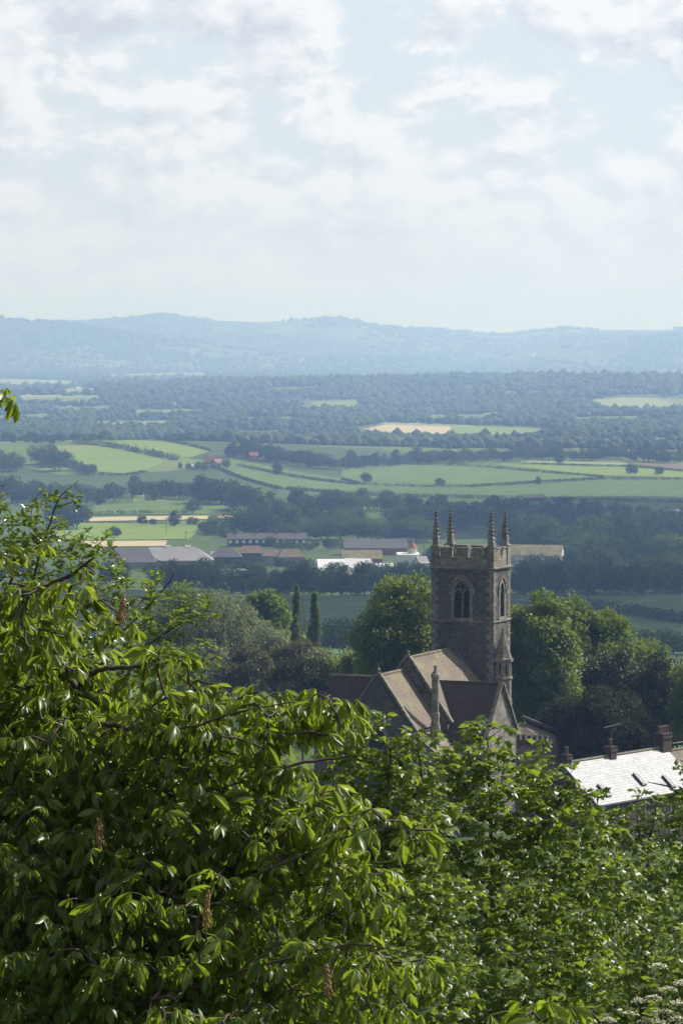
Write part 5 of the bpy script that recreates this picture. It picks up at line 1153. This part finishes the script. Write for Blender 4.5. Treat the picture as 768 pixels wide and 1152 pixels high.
# --- horse chestnut on the bank to one side
tb = gp(-120, 17.6, -0.3)
lim = [([tb, P(-110, 1500, 17.6), P(-70, 1200, 17.6), P(0, 1060, 17.5), P(85, 890, 17.4), P(88, 770, 17.5), P(55, 720, 17.6), P(15, 690, 17.7)], [0.12, 0.10, 0.075, 0.05, 0.03, 0.018, 0.012, 0.008]),
       ([P(88, 800, 17.45), P(90, 765, 17.4), P(115, 752, 17.2), P(150, 752, 17.0), P(185, 738, 16.9)], [0.02, 0.016, 0.012, 0.009, 0.005]),
       ([P(60, 880, 17.4), P(90, 812, 17.2), P(130, 815, 17.0), P(165, 828, 16.8), P(215, 818, 16.5), P(270, 800, 16.4), P(330, 790, 16.4)], [0.022, 0.016, 0.012, 0.009, 0.006, 0.004, 0.003]),
       ([P(-10, 1062, 17.4), P(60, 1030, 17), P(130, 1022, 16.6), P(220, 1015, 16.2), P(320, 970, 16), P(420, 930, 15.8), P(490, 935, 15.6)], [0.03, 0.016, 0.011, 0.008, 0.005, 0.003, 0.002]),
       ([P(-60, 1190, 17.4), P(40, 1150, 16.6), P(160, 1130, 16), P(280, 1090, 15.6), P(400, 1060, 15.4), P(490, 1080, 15.2)], [0.035, 0.018, 0.011, 0.007, 0.004, 0.003]),
       ([P(0, 690, 17.6), P(0, 672, 17.5), P(40, 664, 17.2), P(80, 648, 17.0), P(105, 628, 16.9)], [0.02, 0.016, 0.013, 0.010, 0.006]),
       ([P(-70, 1200, 17.6), P(-150, 900, 18), P(-160, 650, 18), P(-120, 520, 18), P(-40, 456, 18), P(4, 446, 18)], [0.085, 0.06, 0.04, 0.025, 0.012, 0.005]),
       ([P(0, 1060, 17.5), P(100, 960, 18.2), P(220, 900, 18.6), P(330, 860, 18.8), P(400, 850, 18.8)], [0.04, 0.022, 0.014, 0.009, 0.005])]
ell = [(40, 745, 17.5, 85, 70, 0.61), (70, 840, 17.4, 130, 80, 0.75), (60, 960, 17.2, 150, 110, 0.88), (180, 800, 17.0, 70, 52, 0.41), (250, 828, 16.9, 90, 58, 0.48), (300, 808, 17.0, 50, 34, 0.4), (360, 812, 17.0, 52, 38, 0.48), (200, 930, 17.0, 150, 90, 0.82), (330, 925, 16.7, 95, 70, 0.54),
       (250, 1040, 16.4, 190, 90, 0.82), (410, 935, 16.0, 70, 24, 0.27), (470, 945, 15.7, 36, 14, 0.17), (400, 1010, 16.2, 70, 60, 0.41), (120, 1090, 16.6, 190, 110, 0.88), (380, 1110, 15.6, 110, 60, 0.48), (470, 1095, 15.3, 34, 36, 0.20), (90, 662, 16.9, 38, 26, 0.20), (20, 672, 17.3, 50, 24, 0.34), (150, 700, 16.9, 34, 20, 0.20), (195, 735, 16.8, 38, 22, 0.24),
       (-120, 700, 17.8, 90, 130, 0.68), (-130, 900, 17.6, 110, 150, 0.82), (-120, 1100, 17.2, 130, 130, 0.82), (260, 1165, 15.4, 140, 40, 0.5), (150, 1230, 16.2, 260, 60, 0.82), (9, 446, 18, 9, 5, 0.06), (-6, 448, 18, 12, 8, 0.10), (-30, 452, 18, 20, 12, 0.2), (-70, 480, 18, 50, 40, 0.34), (15, 620, 17.4, 36, 18, 0.20)]
chest, ctips = near_tree('horse_chestnut_tree', 'large leaved horse chestnut with drooping fingered leaves and withered flower spikes', 'tree', tb, lim, ell, 290, 0.064, CH, 5, L_chest, 0.60, 0.12, 0.0045, 0.0)
# withered flower spikes of the chestnut
M_spike = flat_mat('withered_flower', (0.30, 0.17, 0.08), 0.9, 0.5, 30.0, 0.2, (0.42, 0.27, 0.14)); 
def spike(p, h, par, off):
    m = MB(); p = Vector(p) - Vector(off); lean = Vector((random.uniform(-.2, .2), random.uniform(-.2, .2), 1)).normalized()
    m.tube([p, p+lean*h*0.5, p+lean*h], [0.006, 0.004, 0.002], 5)
    for i in range(46):
        f = 0.12 + 0.88*i/46; a = i*2.4; r = (0.017*(1.05-f) + 0.005)*random.uniform(0.5, 1.3); q_ = p + lean*h*f; e = q_ + Vector((math.cos(a)*r, math.sin(a)*r, 0.008*random.uniform(-1, 1)))
        m.lathe(e, [(0.001, -0.006), (0.006, 0.0), (0.004, 0.007), (0.001, 0.012)], 4)
    m.build('flower_spike', M_spike, par)
off_c = Vector(tb)
for px, py, D in ((104, 648, 16.5), (84, 912, 16.0), (238, 1000, 15.3), (345, 1090, 15.0)):
    q_ = P(px, py, D); j = int(((ctips - np.array(q_))**2).sum(1).argmin()); spike(ctips[j], random.uniform(0.13, 0.20), chest, off_c)
# --- a second, younger chestnut low on the bank
b2 = gp(620, 13.6, -0.2)
near_tree('horse_chestnut_sapling', 'young horse chestnut showing only its broad top leaves at the very bottom edge', 'tree', b2, [([b2, P(622, 1500, 13.6), P(628, 1250, 13.6), P(632, 1165, 13.6)], [0.03, 0.024, 0.015, 0.006]), ([P(624, 1290, 13.6), P(580, 1220, 13.6), P(560, 1160, 13.6)], [0.015, 0.01, 0.005])],
          [(632, 1150, 13.6, 44, 14, 0.18), (570, 1148, 13.5, 26, 16, 0.15), (620, 1220, 13.6, 80, 40, 0.3), (690, 1180, 13.7, 40, 22, 0.2)], 120, 0.10, CH, 5, L_chest, 0.85, 0.15, 0.0045, 0.0)
# --- small leaved shrub behind the chestnut
OV = [oval_leaf(0.052), oval_leaf(0.045), oval_leaf(0.06)]
b3 = gp(10, 27, -0.3)
lim3 = [([b3, P(0, 1100, 27), P(0, 900, 27), P(20, 740, 27), P(40, 640, 26.8), P(65, 560, 26.6), P(88, 541, 26.5)], [0.05, 0.04, 0.03, 0.016, 0.009, 0.005, 0.002]),
        ([P(0, 860, 27), P(80, 760, 26.8), P(150, 700, 26.6), P(200, 645, 26.4), P(170, 625, 26.4)], [0.018, 0.012, 0.007, 0.004, 0.002]), ([P(80, 760, 26.8), P(160, 730, 26.6), P(220, 690, 26.5), P(252, 700, 26.4)], [0.010, 0.007, 0.004, 0.002]),
        ([P(20, 740, 27), P(-40, 640, 27.2), P(-40, 560, 27.2), P(5, 545, 27)], [0.014, 0.010, 0.006, 0.003])]
e3 = [(20, 600, 27, 60, 45, 0.7), (0, 562, 27, 26, 14, 0.3), (66, 566, 26.6, 34, 20, 0.3), (70, 640, 26.8, 80, 50, 0.8), (150, 690, 26.6, 70, 40, 0.6), (215, 690, 26.5, 38, 32, 0.4), (180, 650, 26.4, 32, 12, 0.2), (60, 740, 27, 120, 60, 0.9), (190, 745, 26.6, 70, 36, 0.6), (-60, 640, 27, 60, 80, 0.8), (105, 610, 26.6, 26, 20, 0.25)]
near_tree('dog_rose_bush', 'straggling bush of small glinting oval leaves behind the chestnut branches', 'bush', b3, lim3, e3, 320, 0.055, OV, 9, L_small, 1.0, 0.2, 0.002, 0.05, maxr=0.012)
# --- sycamores further down the bank
def syc(label, pxb, D, lims, ells, tint, scale=1.0, dens=85, dm=0.115, per=8):
    b = gp(pxb, D, -0.3); l0 = [([b] + [P(*q_) for q_ in L], list(rr)) if i == 0 else ([P(*q_) for q_ in L], list(rr)) for i, (L, rr) in enumerate(lims)]
    return near_tree('sycamore_tree', label, 'tree', b, l0, ells, dens, dm, SY, per, L_syc, scale, 0.05, 0.003, tint, maxr=0.02, bark=M_bark)
D = 40
syc('bright leafy sycamore rising in front of the chapel gable, three topped', 560, D, [([(560, 1300, D), (556, 1080, D), (552, 940, D), (548, 830, D)], (0.10, 0.075, 0.045, 0.022, 0.008)), ([(556, 1060, D), (500, 930, D), (475, 850, D)], (0.05, 0.03, 0.008)), ([(556, 1000, D), (620, 920, D), (640, 880, D)], (0.05, 0.03, 0.008)), ([(553, 930, D), (515, 870, D), (500, 850, D)], (0.03, 0.02, 0.006))],
    [(545, 832, D, 38, 28, 0.5), (512, 852, D, 40, 24, 0.5), (500, 872, D, 50, 32, 0.6), (592, 858, D, 30, 24, 0.4), (560, 890, D, 75, 50, 0.9), (618, 880, D, 34, 34, 0.4), (650, 905, D, 26, 22, 0.35), (640, 925, D, 60, 40, 0.7), (560, 960, D-0.6, 105, 52, 0.8), (540, 1035, D-1.5, 115, 55, 0.8), (570, 1110, D-2.4, 125, 60, 0.8), (660, 1010, D-0.8, 70, 60, 0.6), (640, 1070, D-1.8, 60, 55, 0.5), (560, 1200, D-3.2, 150, 60, 0.8)], 0.04)
D = 37
syc('sycamore with yellowish young leaves between the chestnut and the church chimney shaft', 430, D, [([(430, 1300, D), (432, 1050, D), (436, 900, D), (440, 830, D)], (0.09, 0.06, 0.04, 0.02, 0.008)), ([(432, 1020, D), (400, 900, D), (388, 845, D)], (0.04, 0.025, 0.007)), ([(434, 960, D), (475, 880, D), (470, 835, D)], (0.035, 0.02, 0.006))],
    [(420, 812, D, 34, 18, 0.35), (455, 830, D, 30, 20, 0.35), (396, 830, D, 42, 36, 0.5), (395, 880, D, 48, 44, 0.6), (468, 828, D, 24, 16, 0.3), (450, 870, D, 50, 40, 0.6), (470, 925, D, 52, 50, 0.8), (420, 950, D-0.4, 80, 60, 0.7), (480, 1020, D-1.0, 70, 60, 0.7), (440, 1100, D-1.8, 110, 65, 0.8), (450, 1200, D-2.6, 110, 60, 0.8), (360, 1000, D, 70, 90, 0.8)], 0.10)
D = 46
syc('sycamore reaching up against the bright slate roof', 720, D, [([(720, 1300, D), (724, 1080, D), (728, 960, D), (738, 905, D)], (0.10, 0.075, 0.045, 0.022, 0.008)), ([(722, 1050, D), (680, 980, D), (655, 930, D)], (0.05, 0.03, 0.008)), ([(724, 1020, D), (790, 950, D), (800, 900, D)], (0.05, 0.03, 0.008))],
    [(748, 936, D, 46, 24, 0.5), (700, 940, D, 40, 26, 0.5), (790, 915, D, 30, 26, 0.5), (700, 922, D, 34, 18, 0.35), (728, 904, D, 26, 18, 0.35), (757, 918, D, 26, 22, 0.4), (690, 932, D, 40, 24, 0.4), (655, 925, D, 24, 20, 0.3), (735, 985, D-1, 70, 40, 0.6), (800, 970, D, 50, 60, 0.8), (690, 1010, D-1, 60, 45, 0.6), (745, 1040, D-2, 50, 40, 0.5), (720, 1080, D-3, 100, 50, 0.7), (800, 1090, D, 60, 80, 0.9), (700, 1150, D, 120, 60, 1.1), (720, 1230, D, 130, 50, 1.0)], 0.02, dens=75, dm=0.12)
D = 50
syc('sycamore branch with sparse bright leaves beside the roof windows of the cottage', 800, D, [([(806, 1250, D), (806, 1000, D), (790, 880, D), (765, 855, D)], (0.12, 0.10, 0.06, 0.03, 0.006)), ([(798, 930, D), (755, 885, D), (728, 880, D)], (0.03, 0.015, 0.005))],
    [(762, 862, D, 8, 14, 0.25), (735, 893, D, 22, 9, 0.3), (800, 880, D, 30, 40, 0.6), (765, 905, D, 26, 14, 0.4), (830, 980, D, 50, 60, 0.8)], 0.12)
# --- elder with creamy flower heads at the corner
M_cream = flat_mat('creamy_flowers', (0.62, 0.60, 0.42), 0.9, 0.12, 25.0)
D = 30; b5 = gp(748, D, -0.2)
eld, et = near_tree('elder_bush', 'elder bush with flat creamy flower heads at the bottom corner', 'bush', b5, [([b5, P(748, 1300, D), P(746, 1180, D), P(742, 1115, D)], [0.06, 0.05, 0.03, 0.008]), ([P(746, 1220, D), P(690, 1170, D), P(665, 1140, D)], [0.03, 0.02, 0.006])],
    [(748, 1130, D, 44, 36, 0.5), (690, 1135, D, 36, 20, 0.4), (760, 1090, D, 30, 26, 0.4), (740, 1200, D, 90, 40, 0.6)], 80, 0.10, [oval_leaf(0.10), oval_leaf(0.085)], 8, L_syc, 1.0, 0.1, 0.003, 0.12)
for px, py, r_ in ((745, 1138, 0.10), (727, 1148, 0.08), (762, 1128, 0.09), (752, 1112, 0.08), (735, 1122, 0.075), (740, 1086, 0.08), (763, 1146, 0.09), (708, 1140, 0.07), (685, 1147, 0.07), (718, 1125, 0.06), (768, 1105, 0.08), (742, 1150, 0.07)):
    c = np.array(P(px, py, D-0.45)); n = 110; a = rng.random(n)*6.283; rr = r_*np.sqrt(rng.random(n)); c2 = np.stack([rr*np.cos(a), rr*np.sin(a), 0.02*rng.random(n) - (rr/r_)**2*0.03], 1)
    X = rand_dir(n)*np.array([1, 1, 0.3]); v, f, _ = place(RH_V*np.array([1, 1.2, 1]), RH_F, frames(X, np.tile(np.array([0, 0, 1.]), (n, 1)) + 0.3*rng.normal(size=(n, 3))), c + c2 - np.array(b5), np.full(n, 0.019), np.zeros(n))
    link('flower_head', np_mesh('flower_head', v, f), M_cream, eld)
